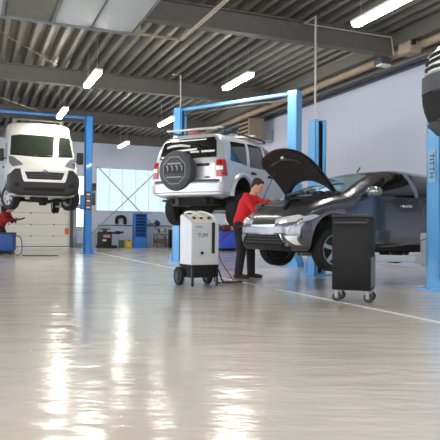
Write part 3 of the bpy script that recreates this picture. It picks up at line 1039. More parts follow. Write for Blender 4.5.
mb = MB(); mb.tube([(3.2, 0.5, 1.86), (3.28, 0.5, 2.05)], 0.006, 6, 0); mb.build('antenna', BLACK, suv)
mb = MB(); mb.box((4.31, 0.42, 1.14), (0.03, 0.30, 0.06), bev=0.012); mb.build('tailgate_handle', BLACK, suv)
mb = MB(); mb.box((4.33, 0.52, 0.88), (0.008, 0.10, 0.035)); mb.build('badge', GREYP, suv)
# rear bumper: silver shell, dark step pad
bp = [(3.95, -.90), (4.28, -.90), (4.40, -.80), (4.47, -.5), (4.48, 0), (4.47, .5), (4.40, .80), (4.28, .90), (3.95, .90)]
mb = MB(); mb.prism(bp, 'z', .53, .79)
bmesh.ops.bevel(mb.bm, geom=[e for e in mb.bm.edges if abs(e.verts[0].co.z - e.verts[1].co.z) < 1e-4], offset=0.045, segments=3, affect='EDGES')
bmp = mb.build('rear_bumper', SILVER, suv)
mb = MB(); mb.prism([(4.2, -.86), (4.37, -.78), (4.43, -.5), (4.44, 0), (4.43, .5), (4.37, .78), (4.2, .86)], 'z', .77, .825); mb.build('bumper_step', GREYP, bmp)
# spare wheel with cover
sy0, sz0, srr = -0.12, 1.02, 0.42
mb = MB(); mb.lathe([(0.05, 4.32), (srr * 0.9, 4.34), (srr, 4.38), (srr, 4.50), (srr * 0.95, 4.55), (srr * 0.82, 4.565), (0.001, 4.575), (0.001, 4.32)], (0, sy0, sz0), 'x', 44)
sp = mb.build('spare_wheel_cover', mat('spare_cover_vinyl', (66, 68, 74), 0.6, var=0.1, scale=10, bump=0.1), suv)
oc = [(sy0 + 0.30 * math.cos(R(22.5 + 45 * k)), sz0 + 0.30 * math.sin(R(22.5 + 45 * k))) for k in range(8)]
ring = MB()
for k in range(8):
    a, b = oc[k], oc[(k + 1) % 8]
    ring.tube([(4.572, a[0], a[1]), (4.572, b[0], b[1])], 0.010, 6, 0)
ring.build('cover_emblem_frame', mat('emblem_grey', (150, 158, 168), 0.6), sp)
mb = MB(); mb.box((4.574, sy0, sz0 + 0.03), (0.01, 0.50, 0.17)); mb.build('cover_emblem_panel', mat('emblem_black', (24, 26, 32), 0.6), sp)
mb = MB()
for k in range(4):
    yy = sy0 - 0.18 + 0.12 * k
    mb.prism([(yy - 0.03, sz0 + 0.10), (yy + 0.02, sz0 + 0.10), (yy + 0.035, sz0 + 0.02), (yy + 0.012, sz0 - 0.03), (yy + 0.008, sz0 + 0.05)], 'x', 4.579, 4.583)
mb.box((4.58, sy0, sz0 + 0.14), (0.008, 0.34, 0.03)); mb.box((4.58, sy0, sz0 - 0.14), (0.008, 0.40, 0.022))
mb.build('cover_emblem_marks', mat('emblem_light', (164, 166, 172), 0.6), sp)
V.finish('body', [(0.83, 0.46, 0.46, 0.30, 0.90), (3.46, 0.46, 0.46, 0.30, 0.90)])
for (x, s) in ((0.83, 1), (0.83, -1), (3.46, 1), (3.46, -1)):
    wheel(suv, (x, s * 0.79, 0.26), 0.37, 0.26, s, GREYP, 5, 0.58)
mb = MB()
mb.tube([(3.46, .7, .28), (3.46, -.7, .28)], 0.06, 10, 0); mb.sphere((3.46, 0, .28), 0.15)
mb.build('axle', BLACKM, suv)
mb = MB(); mb.tube([(0.83, .7, .30), (0.83, -.7, .30)], 0.05, 10, 0); mb.build('axle', BLACKM, suv)
mb = MB()
mb.box((2.3, .42, .40), (3.9, 0.1, 0.12)); mb.box((2.3, -.42, .40), (3.9, 0.1, 0.12)); mb.box((3.9, 0.1, .40), (0.5, 0.9, 0.18), bev=0.04)
mb.build('chassis', BLACKM, suv)
mb = MB(); mb.cone((3.7, -0.35, .38), (4.2, -0.35, .38), 0.09); mb.tube([(4.2, -0.42, .38), (4.5, -0.45, .40)], 0.025, 8, 0); mb.build('exhaust', GREYP, suv)

# ------------------------------------------------------------------ white van, raised, facing the camera
VZ = 1.50
van = thing('panel_van', 'tall white panel van with black bumper, raised high on the left lift', 'van', (1.90, 17.75, VZ), R(90))
V = Vehicle(van, [
    (0.00, .34, .76, .58, .88, .86, .82, .98, .72, 1.02),
    (0.10, .28, .86, .60, .97, .95, .92, 1.08, .82, 1.13),
    (0.45, .25, .92, .62, 1.0, 1.18, .95, 1.28, .84, 1.33),
    (0.72, .25, .94, .64, 1.02, 1.32, .99, 1.44, .92, 1.50),
    (1.15, .25, .94, .66, 1.025, 1.40, 1.0, 2.06, .90, 2.15),
    (1.40, .25, .94, .68, 1.025, 1.42, 1.0, 2.30, .88, 2.41),
    (1.75, .25, .94, .70, 1.025, 1.45, 1.0, 2.53, .915, 2.63),
    (2.20, .25, .94, .70, 1.025, 1.46, 1.0, 2.60, .92, 2.70),
    (5.20, .27, .94, .70, 1.025, 1.46, 1.0, 2.60, .92, 2.70),
    (5.40, .32, .90, .70, .99, 1.44, .96, 2.36, .80, 2.46)], WHITEP, nx=80)
V.decal('windshield', [(-.90, 1.48), (0, 1.44), (.90, 1.48), (.89, 1.62), (.85, 2.10), (.62, 2.15), (-.62, 2.15), (-.85, 2.10), (-.89, 1.62)], 'F', GLASSV, off=0.01)
for s, vw in ((1, 'L'), (-1, 'R')):
    V.decal('side_window', [(0.85, 1.42), (1.22, 1.90), (1.95, 1.92), (1.95, 1.40), (1.0, 1.36)], vw, GLASSD)
    a = V.decal('front_door', [(1.12, .42), (0.95, 1.30), (2.02, 1.34), (2.02, .42)], vw, WHITEP, off=0.006)
    mb = MB(); p, n = V.hit(vw, 1.85, 1.22); mb.box((p.x, p.y + s * 0.02, p.z), (0.16, 0.04, 0.05), bev=0.01); mb.build('door_handle', BLACK, a)
    q = [(.58, 1.14), (.86, 1.08), (.93, 1.22), (.93, 1.44), (.82, 1.42), (.64, 1.24)]
    V.decal('headlight', q if s > 0 else sym(q), 'F', mat('van_lens', (150, 158, 166), 0.12, 0.4, coat=1.0), off=0.012)
    mb = MB(); mb.box((1.02, s * 1.16, 1.50), (0.12, 0.2, 0.36), bev=0.03, seg=3); m_ = mb.build('side_mirror', BLACK, van)
    mb = MB(); mb.box((1.04, s * 1.03, 1.40), (0.06, 0.16, 0.05), bev=0.01); mb.build('mirror_arm', BLACK, m_)
    mb = MB(); mb.box((1.085, s * 1.16, 1.52), (0.01, 0.16, 0.28)); mb.build('mirror_glass', GLASSL, m_)
# bumper wraps the corners
V.decal('front_bumper', [(-1.0, .38), (-.70, .30), (.70, .30), (1.0, .38), (.97, .82), (.80, 1.00), (.56, 1.0), (.52, .68), (-.52, .68), (-.56, 1.0), (-.80, 1.00), (-.97, .82)], 'F', mat('van_bumper_plastic', (40, 40, 42), 0.55, var=0.12), off=0.035, rim=0.03)
V.decal('grille_surround', [(-.56, .66), (.56, .66), (.60, .74), (.66, 1.0), (.0, 1.02), (-.66, 1.0), (-.60, .74)], 'F', WHITEP, off=0.045)
gr = V.decal('grille', [(-.47, .735), (.47, .735), (.55, .94), (.14, .95), (-.14, .95), (-.55, .94)], 'F', BLACK, off=0.055)
for z in (.80, .86):
    V.decal('grille_slat', [(-.48, z), (.48, z), (.48, z + .014), (-.48, z + .014)], 'F', GREYP, gr, off=0.064)
for dz in (0, 0.055):       # two stacked chevrons over the grille
    V.decal('chevron_emblem', [(-.13, .87 + dz), (-.10, .87 + dz), (0, .925 + dz), (.10, .87 + dz), (.13, .87 + dz), (0, .955 + dz)], 'F', GREYP, gr, off=0.068)
V.decal('bumper_intake', [(-.55, .40), (.55, .40), (.58, .50), (-.58, .50)], 'F', BLACKM, off=0.045)
for s in (1, -1):
    q = [(.68, .52), (.82, .52), (.82, .62), (.68, .62)]
    V.decal('fog_light_recess', q if s > 0 else sym(q), 'F', BLACKM, off=0.045)
for s in (.1, -.45):
    mb = MB()
    pts = []
    for k in range(4):
        p, n = V.hit('F', s + 0.17 * k, 1.455 + 0.012 * k)
        pts.append(p + n * 0.03)
    mb.tube(pts, 0.012, 6); mb.build('wiper', BLACK, van)
mb = MB()
for s in (-1, 1):
    mb.box((2.1, s * 0.72, 2.71), (0.08, 0.12, 0.10), bev=0.01)
mb.tube([(2.1, -0.78, 2.77), (2.1, .78, 2.77)], 0.03, 8, 0)
mb.build('roof_rack_bar', mat('rack_grey', (120, 116, 110), 0.5), van)
V.finish('body', [(0.95, 0.36, 0.42, 0.3, 1.02), (4.35, 0.36, 0.42, 0.3, 1.02)])
for (x, s) in ((0.95, 1), (0.95, -1), (4.35, 1), (4.35, -1)):
    w_ = wheel(van, (x, s * 0.85, 0.25), 0.36, 0.235, s, MACH, 6, 0.62)
    if x < 2: w_.rotation_euler = (0, 0, R(28))
mb = MB(); mb.box((0.75, 0.08, .22), (0.4, 0.5, 0.2), bev=0.05); mb.cone((0.62, -0.02, .2), (0.62, -0.02, .02), 0.13, 0.10); mb.build('engine_sump', BLACKM, van)
mb = MB(); mb.tube([(0.95, .8, .2), (0.9, 0.3, .16), (0.9, -0.3, .16), (0.95, -.8, .2)], 0.035, 8); mb.build('suspension_arm', BLACKM, van)
mb = MB(); mb.box((3.0, .5, .26), (4.0, .1, .12)); mb.box((3.0, -.5, .26), (4.0, .1, .12)); mb.build('chassis', BLACKM, van)

# ------------------------------------------------------------------ car at the right edge, raised high
EZ = 1.70
ed = thing('raised_car', 'front corner of a silver car with black tyre, raised at the right edge', 'car', (4.62, 4.56, EZ))
V = Vehicle(ed, [
    (0.00, .26, .40, .42, .50, .60, .52, .68, .42, .70),
    (0.06, .22, .60, .42, .70, .64, .70, .76, .58, .80),
    (0.20, .20, .74, .45, .83, .72, .83, .86, .68, .91),
    (0.50, .19, .80, .48, .88, .80, .87, .93, .75, .99),
    (0.95, .18, .82, .48, .89, .88, .88, 1.0, .79, 1.06),
    (1.30, .18, .82, .48, .89, .94, .88, 1.07, .77, 1.13),
    (2.00, .18, .82, .48, .89, .98, .88, 1.40, .60, 1.47),
    (3.20, .18, .82, .48, .89, 1.0, .88, 1.40, .58, 1.48),
    (3.9, .22, .80, .5, .87, 1.0, .86, 1.1, .66, 1.16),
    (4.3, .34, .6, .5, .7, .88, .66, .94, .5, .98)], SILVER, nx=50)
V.decal('front_grille', [(-.60, .62), (.60, .62), (.64, .78), (-.64, .78)], 'F', WHITES, off=0.012)
for k in range(3):
    z = .635 + .05 * k
    V.decal('grille_slot', [(-.66, z), (.66, z), (.66, z + .025), (-.66, z + .025)], 'F', BLACK, off=0.022)
V.decal('bumper_band', [(-.74, .47), (.74, .47), (.76, .60), (-.76, .60)], 'F', GREYP, off=0.03)
V.decal('lower_intake', [(-.72, .26), (.72, .26), (.74, .46), (-.74, .46)], 'F', BLACKM, off=0.025)
V.decal('bumper_lip', [(-.70, .205), (.70, .205), (.74, .265), (.4, .25), (-.4, .25), (-.74, .265)], 'F', GREYP, off=0.05)
V.decal('windshield', [(-.66, 1.12), (.66, 1.12), (.54, 1.38), (-.54, 1.38)], 'F', GLASSD)
for vw in 'LR':
    V.decal('side_window', [(1.6, 1.03), (2.05, 1.32), (3.2, 1.36), (3.5, 1.08)], vw, GLASSD)
V.finish('body', [(0.90, 0.32, 0.40, 0.28, 0.88), (3.5, 0.32, 0.40, 0.28, 0.88)])
for (x, s) in ((0.82, 1), (0.82, -1), (3.5, 1), (3.5, -1)):
    wheel(ed, (x, s * 0.77, 0.13), 0.34, 0.23, s, STEEL, 5, 0.66, knobs=30)
mb = MB(); mb.box((2.1, 0, .16), (3.0, 1.1, 0.06)); mb.build('underbody', BLACKM, ed)
ed.scale = (1.22, 1.12, 1.45)

# ------------------------------------------------------------------ the lifts themselves
def wpt(root, x, y, z):
    rz = root.rotation_euler.z
    return (root.location.x + x * math.cos(rz) - y * math.sin(rz), root.location.y + x * math.sin(rz) + y * math.cos(rz), root.location.z + z)
l1, _ = lift('deep blue two-post lift holding up the white van', (0.20, 20.55, 0), (3.62, 20.55, 0), 4.66, LIFTD,
             [[wpt(van, 1.75, .80, .25), wpt(van, 3.7, .80, .25)], [wpt(van, 1.75, -.80, .25), wpt(van, 3.7, -.80, .25)]], VZ + 0.12)
LD = mat('lift_sticker_dark', (70, 74, 84), 0.6, var=0.1)
Mx = Matrix.Translation((3.70 - 1.95 - 0.0, 0, 0))
mb = MB(); mb.box((1.71, -0.134, 1.78), (0.17, 0.01, 0.62)); dcl = mb.build('warning_label', LD, l1, False)
for k in range(5):
    mb = MB(); mb.box((1.71, -0.141, 1.56 + 0.11 * k), (0.12, 0.006, 0.055)); mb.build('label_print', ORANGE if k % 2 else WHITES, dcl, False)
mb = MB(); mb.box((1.89, 0, 1.85), (0.14, 0.2, 0.42), bev=0.01); mb.build('control_box', GREYP, l1)

lift('sky blue two-post lift behind and under the silver off-roader', (5.16, 15.36, 0), (6.95, 12.30, 0), 4.12, LIFT,
     [[wpt(suv, 1.45, -.72, .42), wpt(suv, 2.9, -.72, .42)], [wpt(suv, 1.45, .72, .42), wpt(suv, 2.9, .72, .42)]], SZ + 0.28)
l3, c3 = lift('sky blue two-post lift without crossbar around the grey hatchback', (6.17, 10.02, 0), (6.36, 6.94, 0), 2.98, LIFT,
              [[wpt(civ, 1.35, .70, .19), wpt(civ, 3.0, .70, .19)], [wpt(civ, 1.30, -.70, .19), wpt(civ, 3.0, -.70, .19)]], 0.46, overhead=False)
mid3 = Vector(((6.17 + 6.36) / 2, (10.02 + 6.94) / 2, 0))
# lettering down the near post
mb = MB(); mb.box((6.36 - 0.134 - mid3.x, 6.94 - mid3.y, 1.82), (0.006, 0.15, 0.48)); st = mb.build('sticker', mat('pale_blue_sticker', (150, 196, 230), 0.5), l3, False)
text_mesh('lettering', 'TITTH', 0.135, Matrix.Translation((6.36 - 0.139 - mid3.x, 6.94 - mid3.y, 1.82)) @ Matrix(((0, 0, -1, 0), (0, -1, 0, 0), (-1, 0, 0, 0), (0, 0, 0, 1))) , INK, st)
mb = MB(); mb.tube([(5.55 - mid3.x, 7.25 - mid3.y, 0.62), (5.9 - mid3.x, 7.1 - mid3.y, 0.66), (6.12 - mid3.x, 6.92 - mid3.y, 0.75)], 0.008, 6); mb.build('release_cable', GREYP, l3)
lift('two-post lift at the right edge carrying the raised silver car', (6.9, 6.2, 0), (6.9, 3.12, 0), 3.4, LIFTD,
     [[wpt(ed, 1.4, .70, .19), wpt(ed, 3.0, .70, .19)], [wpt(ed, 1.4, -.70, .19), wpt(ed, 3.0, -.70, .19)]], EZ + 0.08, overhead=False)

# ------------------------------------------------------------------ people
def person(root, J, scale_head=1.0, top=REDC, legs=NAVY, shoes=(SHOE, SHOEB), face=(1, 0, -0.35), hold=None):
    """J: joints in the person's own frame (x forward, y left, z up)"""
    v = {k: Vector(p) for k, p in J.items()}
    f = Vector(face).normalized()
    side = Vector((0, 0, 1)).cross(f).normalized()
    upv = f.cross(side)
    rot = Matrix((f, side, upv)).transposed()
    H = v['head']
    def hp(a, b, c): return H + rot @ Vector((a, b, c))
    b = MB()
    b.sphere(H, 0.1, (1.0, 0.80, 1.18), rot=rot)
    b.sphere(hp(0.03, 0, -0.055), 0.07, (1.0, 0.85, 0.95), rot=rot)           # jaw
    b.capsule(hp(0.085, 0, 0.02), 0.011, hp(0.112, 0, -0.022), 0.017, 8)       # nose
    b.capsule(hp(0.088, 0.022, -0.060), 0.010, hp(0.088, -0.022, -0.060), 0.010, 8)   # lips
    for s in (-1, 1):
        b.sphere(hp(-0.005, s * 0.082, -0.01), 0.03, (0.7, 0.35, 1.1), rot=rot)       # ear
        b.sphere(hp(0.078, s * 0.032, 0.028), 0.02, (0.6, 1.2, 0.5), rot=rot)         # brow
    b.capsule(v['neck'], 0.06, hp(-0.02, 0, -0.06), 0.055)
    b.capsule(v['hip'], 0.145, v['waist'], 0.135); b.capsule(v['waist'], 0.135, v['chest'], 0.15)
    b.capsule(v['chest'], 0.15, v['neck'], 0.07)
    for s in 'LR':
        b.capsule(v['chest'], 0.12, v['sh' + s], 0.07)
        b.capsule(v['sh' + s], 0.065, v['el' + s], 0.047); b.capsule(v['el' + s], 0.045, v['wr' + s], 0.032)
        b.capsule(v['hip'], 0.12, v['hp' + s], 0.10)
        b.capsule(v['hp' + s], 0.098, v['kn' + s], 0.062); b.capsule(v['kn' + s], 0.06, v['an' + s], 0.042)
        # hand: palm, four fingers, thumb
        d = (v['wr' + s] - v['el' + s]).normalized()
        d = (d + Vector((0, 0, -0.15))).normalized()
        u = d.cross(Vector((0, 0, 1))).normalized() * (1 if s == 'R' else -1)   # towards the little finger side
        n = u.cross(d) * (1 if s == 'R' else -1)
        if n.z > 0: n = -n                                                       # palm side, facing down
        w = v['wr' + s]
        pc = w + d * 0.055
        for q in (-1, -0.33, 0.33, 1):
            b.capsule(w + d * 0.01 + u * 0.018 * q, 0.018, w + d * 0.085 + u * 0.031 * q, 0.013, 8)
        for q, ln in ((-1, .070), (-.33, .080), (.33, .075), (1, .058)):
            k0 = w + d * 0.088 + u * 0.031 * q
            k1 = k0 + (d * 0.85 + n * 0.5).normalized() * ln * 0.5
            k2 = k1 + (d * 0.45 + n * 0.9).normalized() * ln * 0.5
            b.capsule(k0, 0.010, k1, 0.009, 8); b.capsule(k1, 0.009, k2, 0.008, 8)
        t0 = w + d * 0.03 - u * 0.028
        t1 = t0 + (d * 0.6 - u * 0.75 + n * 0.25).normalized() * 0.04
        t2 = t1 + (d * 0.9 - u * 0.1 + n * 0.4).normalized() * 0.03
        b.capsule(t0, 0.013, t1, 0.011, 8); b.capsule(t1, 0.011, t2, 0.009, 8)
    body = fused('body', b, SKIN, root, 0.0075, 2)
    for s in 'LR':
        pass
    e = MB()
    for s in (-1, 1):
        e.sphere(hp(0.083, s * 0.033, 0.008), 0.011, n=6)
    e.build('eyes', mat('eye_dark', (36, 28, 26), 0.3), root)
    h = MB()
    h.sphere(hp(-0.022, 0, 0.035), 0.104, (0.98, 0.86, 0.98), rot=rot)
    h.sphere(hp(-0.055, 0, -0.01), 0.075, (0.7, 1.02, 1.0), rot=rot)
    h.sphere(hp(0.035, 0, 0.085), 0.05, (1.1, 1.2, 0.7), rot=rot)
    fused('hair', h, HAIR, root, 0.009, 1)
    # sweater
    t = MB()
    t.capsule(v['hip'] + Vector((0, 0, 0.04)), 0.16, v['waist'], 0.152); t.capsule(v['waist'], 0.152, v['chest'], 0.17)
    t.capsule(v['chest'], 0.168, v['neck'] + Vector((-0.01, 0, -0.05)), 0.085)
    for s in 'LR':
        t.capsule(v['chest'], 0.14, v['sh' + s], 0.088)
        t.capsule(v['sh' + s], 0.085, v['el' + s], 0.066)
        t.capsule(v['el' + s], 0.064, v['el' + s].lerp(v['wr' + s], 0.93), 0.047)
    fused('sweater', t, top, root, 0.012, 3)
    l = MB()
    l.capsule(v['hip'], 0.158, v['hip'] + Vector((0, 0, -0.03)), 0.155)
    for s in 'LR':
        l.capsule(v['hip'], 0.135, v['hp' + s], 0.118)
        l.capsule(v['hp' + s], 0.115, v['kn' + s], 0.083); l.capsule(v['kn' + s], 0.083, v['an' + s] + Vector((0, 0, 0.0)), 0.072)
    fused('trousers', l, legs, root, 0.012, 3)
    for s, m in zip('RL', shoes):
        a = v['an' + s]
        k = MB()
        k.capsule((a.x - 0.05, a.y, 0.045), 0.042, (a.x + 0.08, a.y, 0.045), 0.044); k.capsule((a.x + 0.08, a.y, 0.045), 0.044, (a.x + 0.17, a.y, 0.035), 0.034)
        k.capsule((a.x - 0.03, a.y, 0.05), 0.045, (a.x, a.y, 0.11), 0.055)
        o = fused('shoe', k, m, root, 0.01, 1)
        o.data.transform(Matrix.Translation((0, 0, 0.0)))

mech = thing('person', 'mechanic in a red sweater and dark trousers leaning over the open hood', 'person', (4.46, 9.575, 0), R(-42))
person(mech, dict(hip=(-.08, 0, .95), waist=(-.05, 0, 1.09), chest=(.03, 0, 1.30), neck=(.12, 0, 1.47), head=(.20, 0, 1.625),
                  shL=(.08, .19, 1.41), elL=(.33, .22, 1.26), wrL=(.56, .10, 1.345),
                  shR=(.06, -.19, 1.41), elR=(.24, -.30, 1.19), wrR=(.47, -.16, 1.345),
                  hpL=(-.07, .10, .90), knL=(.05, .11, .50), anL=(.06, .12, .10),
                  hpR=(-.09, -.10, .90), knR=(-.05, -.11, .50), anR=(-.10, -.12, .10)), face=(.9, 0, -.42))
m2 = thing('person', 'mechanic in a red jacket working under the white van at the left edge', 'person', (0.98, 20.45, 0), R(-22))
person(m2, dict(hip=(-.16, 0, .86), waist=(-.12, 0, 1.00), chest=(-.02, 0, 1.20), neck=(.10, 0, 1.36), head=(.20, 0, 1.48),
                shL=(.04, .19, 1.30), elL=(.14, .26, 1.06), wrL=(.34, .12, 1.14),
                shR=(.02, -.19, 1.30), elR=(.12, -.28, 1.05), wrR=(.32, -.14, 1.13),
                hpL=(-.15, .10, .82), knL=(.02, .12, .46), anL=(-.02, .13, .10),
                hpR=(-.17, -.10, .82), knR=(-.02, -.13, .46), anR=(-.16, -.14, .10)), face=(.8, 0, -.6), shoes=(SHOEB, SHOEB),
       top=mat('red_jacket', (150, 24, 34), 0.8, var=0.15, scale=14, bump=0.3))
mb = MB(); mb.tube([(1.30, 20.24, 1.10), (1.42, 20.20, 1.12), (1.56, 20.14, 1.17)], 0.022, 8); mb.cone((1.30, 20.24, 1.10), (1.29, 20.22, 1.0), 0.025)
tag(mb.build('air_tool', BLACK), 'black hand tool held out by the mechanic under the van', 'tool')

# ------------------------------------------------------------------ white service machine on wheels
ac = thing('service_machine', 'white air conditioning service machine on a black wheeled base', 'machine', (3.025, 8.39, 0), R(8))
AW, AD = 0.46, 0.40
mb = MB()
mb.prism([(0.0, 0.315), (0.0, 0.94), (0.06, 0.98), (AD * 0.75, 1.08), (AD, 1.08), (AD, 0.315)], 'x', 0.0, AW)
bmesh.ops.bevel(mb.bm, geom=list(mb.bm.edges), offset=0.012, segments=2, affect='EDGES')
acb = mb.build('shell', MACH, ac)
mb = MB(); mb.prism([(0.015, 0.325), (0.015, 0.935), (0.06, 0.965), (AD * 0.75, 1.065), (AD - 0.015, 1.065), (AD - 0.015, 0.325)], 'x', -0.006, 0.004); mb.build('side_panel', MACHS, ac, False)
mb = MB(); mb.box((0.36, -0.004, 0.725), (0.052, 0.012, 0.47), bev=0.004); mb.build('level_window', BLACK, ac)
mb = MB(); mb.cone((0.165, 0.0, 0.50), (0.165, -0.022, 0.50), 0.022); mb.build('socket', BLACK, ac)
mb = MB(); mb.box((0.18, -0.002, 0.845), (0.30, 0.006, 0.10)); mb.build('label_strip', mat('label_grey', (190, 196, 204), 0.5), ac, False)
mb = MB(); mb.box((0.115, -0.006, 0.89), (0.11, 0.004, 0.014)); mb.build('label_line', mat('label_teal', (84, 128, 140), 0.5), ac, False)
text_mesh('logo', 'TUM', 0.085, Matrix.Translation((0.175, -0.004, 0.76)) @ Matrix.Rotation(R(90), 4, 'X'), mat('logo_ink', (96, 100, 108), 0.6), ac)
mb = MB(); mb.prism([(0.02, 0.955), (0.03, 0.97), (AD * 0.72, 1.083), (AD * 0.72, 1.07)], 'x', 0.06, AW - 0.05); mb.build('control_panel', mat('console_cream', (214, 206, 192), 0.5, var=0.1, scale=30), ac)
for k, xx in enumerate((0.10, 0.22, 0.36)):
    mb = MB(); mb.cone((xx, 0.14, 1.0), (xx, 0.125, 1.045), 0.028, 0.025); mb.build('gauge', mat('gauge_dark', (66, 62, 58), 0.4), ac)
mb = MB()
mb.tube([(0.04, 0.34, 1.095), (0.10, 0.30, 1.12), (0.22, 0.28, 1.10), (0.30, 0.31, 1.12), (0.42, 0.30, 1.10), (0.475, 0.2, 1.04), (0.48, 0.18, 0.88)], 0.018, 8)
mb.tube([(0.06, 0.2, 1.045), (0.13, 0.22, 1.075), (0.2, 0.26, 1.09), (0.26, 0.2, 1.045)], 0.014, 8)
mb.build('top_hose', WHITES, ac)
mb = MB()
mb.box((AW / 2, AD / 2 + 0.02, 0.22), (AW - 0.02, AD - 0.06, 0.19), bev=0.01); mb.box((AW / 2, AD / 2, 0.305), (AW, AD, 0.03))
mb.build('base', BLACKM, ac)
for xx in (0.01, AW - 0.03):
    mb = MB(); mb.box((xx + 0.01, 0.02, 0.155), (0.03, 0.03, 0.31)); mb.build('leg', BLACK, ac)
for xx in (-0.04, AW + 0.0):
    w_ = wheel(ac, (xx, AD - 0.05, 0.135), 0.135, 0.06, -1, GREYP, 0, 0.55)
    w_.rotation_euler = (0, 0, R(90)); w_.location = (xx, AD - 0.05, 0.139)
mb = MB(); mb.tube([(0.44, 0.1, 0.34), (0.52, 0.1, 0.22), (0.62, 0.15, 0.05), (0.8, 0.3, 0.02), (1.05, 0.25, 0.02)], 0.012, 8); mb.build('hose', BLACK, ac)
mb = MB(); mb.tube([(0.46, 0.16, 0.30), (0.5, 0.2, 0.10), (0.6, 0.3, 0.02), (0.85, 0.2, 0.02), (1.02, 0.5, 0.04), (0.96, 0.8, 0.35), (1.0, 0.95, 0.62), (1.3, 0.92, 0.85), (1.45, 0.62, 1.0)], 0.010, 8); mb.build('charging_hose', REDH, ac)

# ------------------------------------------------------------------ black tool cart
ct = thing('tool_cart', 'black metal tool cart on casters in front of the grey hatchback', 'cart', (4.025, 6.185, 0), R(-45))
CW, CD = 0.46, 0.34
mb = MB()
mb.box((CW / 2, CD / 2, 0.575), (CW, CD, 0.87), bev=0.012)
ctb = mb.build('cabinet_body', CARTB, ct)
mb = MB(); mb.box((CW / 2, -0.004, 0.54), (CW - 0.06, 0.012, 0.72), bev=0.004); mb.build('front_panel', CARTB, ct)
mb = MB(); mb.box((CW / 2, CD / 2, 1.03), (CW + 0.02, CD + 0.02, 0.04), bev=0.012); mb.build('top_tray', BLACK, ct)
mb = MB(); mb.tube([(0.04, 0, 0.965), (0.045, -0.05, 0.955), (0.08, -0.06, 0.95), (CW - 0.08, -0.06, 0.95), (CW - 0.045, -0.05, 0.955), (CW - 0.04, 0, 0.965)], 0.014, 8, 4); mb.build('handle', mat('handle_grey', (70, 70, 76), 0.3, 0.3), ct)
mb = MB(); mb.box((CW + 0.003, CD / 2, 0.36), (0.008, CD - 0.04, 0.36)); mb.build('side_panel', mat('cart_side_reflection', (112, 116, 112), 0.5), ct, False)  # grey sheet imitates a reflection low on the black cart side
for (xx, yy, big) in ((0.04, 0.04, 0), (CW - 0.05, 0.04, 1), (0.04, CD - 0.04, 0), (CW - 0.05, CD - 0.04, 1)):
    mb = MB(); mb.cone((xx, yy, 0.14), (xx, yy, 0.10), 0.03)
    for s in (-1, 1):
        mb.box((xx + 0.01, yy + s * 0.022, 0.085), (0.04, 0.006, 0.08))
    k = mb.build('caster', ALU, ct)
    mb = MB(); mb.lathe([(0.02, -0.014), (0.048, -0.016), (0.056, -0.01), (0.056, 0.01), (0.048, 0.016), (0.02, 0.014)], (xx + 0.015, yy, 0.057), 'y', 20); mb.build('caster_wheel', BLACK, k)

# ------------------------------------------------------------------ blue box on wheels at the left edge, cables
bx = thing('wheeled_toolbox', 'deep blue wheeled box at the left edge below the van', 'box', (0.58, 19.58, 0), R(-18))
mb = MB(); mb.box((0.3, 0.2, 0.40), (0.62, 0.42, 0.52), bev=0.02); mb.build('box_body', mat('deep_blue_box', (28, 74, 150), 0.45, var=0.1), bx)
mb = MB(); mb.box((0.3, 0.2, 0.68), (0.64, 0.44, 0.05), bev=0.015); mb.build('lid', BLACK, bx)
mb = MB(); mb.box((0.3, 0.2, 0.12), (0.5, 0.34, 0.08)); mb.build('chassis', BLACKM, bx)
for (xx, yy) in ((0.06, 0.05), (0.54, 0.05), (0.06, 0.35), (0.54, 0.35)):
    mb = MB(); mb.lathe([(0.02, -0.018), (0.055, -0.02), (0.06, 0), (0.055, 0.02), (0.02, 0.018)], (xx, yy, 0.061), 'y', 18); mb.build('caster_wheel', BLACK, bx)
mb = MB(); mb.tube([(0.62, 0.1, 0.62), (0.82, 0.08, 0.55), (0.88, 0.05, 0.3), (0.86, 0.0, 0.05), (0.7, -0.02, 0.02)], 0.014, 8); mb.build('hose', BLACK, bx)
mb = MB(); mb.tube([(1.42, 19.05, 0.015), (1.75, 18.9, 0.015), (1.95, 19.1, 0.015), (2.2, 18.9, 0.015), (2.45, 18.95, 0.015)], 0.014, 8)
tag(mb.build('floor_cable', BLACK), 'dark cable lying on the floor below the van', 'cable')

# ------------------------------------------------------------------ along the back wall
t = thing('tyre_changer', 'dark tyre changing machine standing right of the deep blue post', 'machine', (5.42, 26.45, 0))
mb = MB(); mb.box((0, 0, 0.36), (0.56, 0.5, 0.72), bev=0.03); mb.box((0.08, -0.1, 0.06), (0.8, 0.66, 0.12), bev=0.02); mb.build('machine_body', BLACK, t)
mb = MB(); mb.cone((0, -0.05, 0.72), (0, -0.05, 0.80), 0.10); mb.cone((0, -0.05, 0.80), (0, -0.05, 0.86), 0.26, 0.24, 24); mb.build('turntable', GREYP, t)
mb = MB(); mb.tube([(0.26, 0.1, 0.66), (0.7, 0.05, 0.68), (0.86, 0.0, 0.70)], 0.045, 8, 0); mb.box((0.6, 0.03, 0.68), (0.22, 0.14, 0.14), bev=0.02); mb.build('bead_arm', BLACK, t)
mb = MB(); mb.box((0.05, -0.255, 0.52), (0.3, 0.012, 0.13)); mb.build('label', mat('reddish_label', (196, 150, 146), 0.5), t, False)
mb = MB(); mb.box((-0.05, -0.255, 0.34), (0.16, 0.012, 0.07)); mb.build('plate', WHITES, t, False)
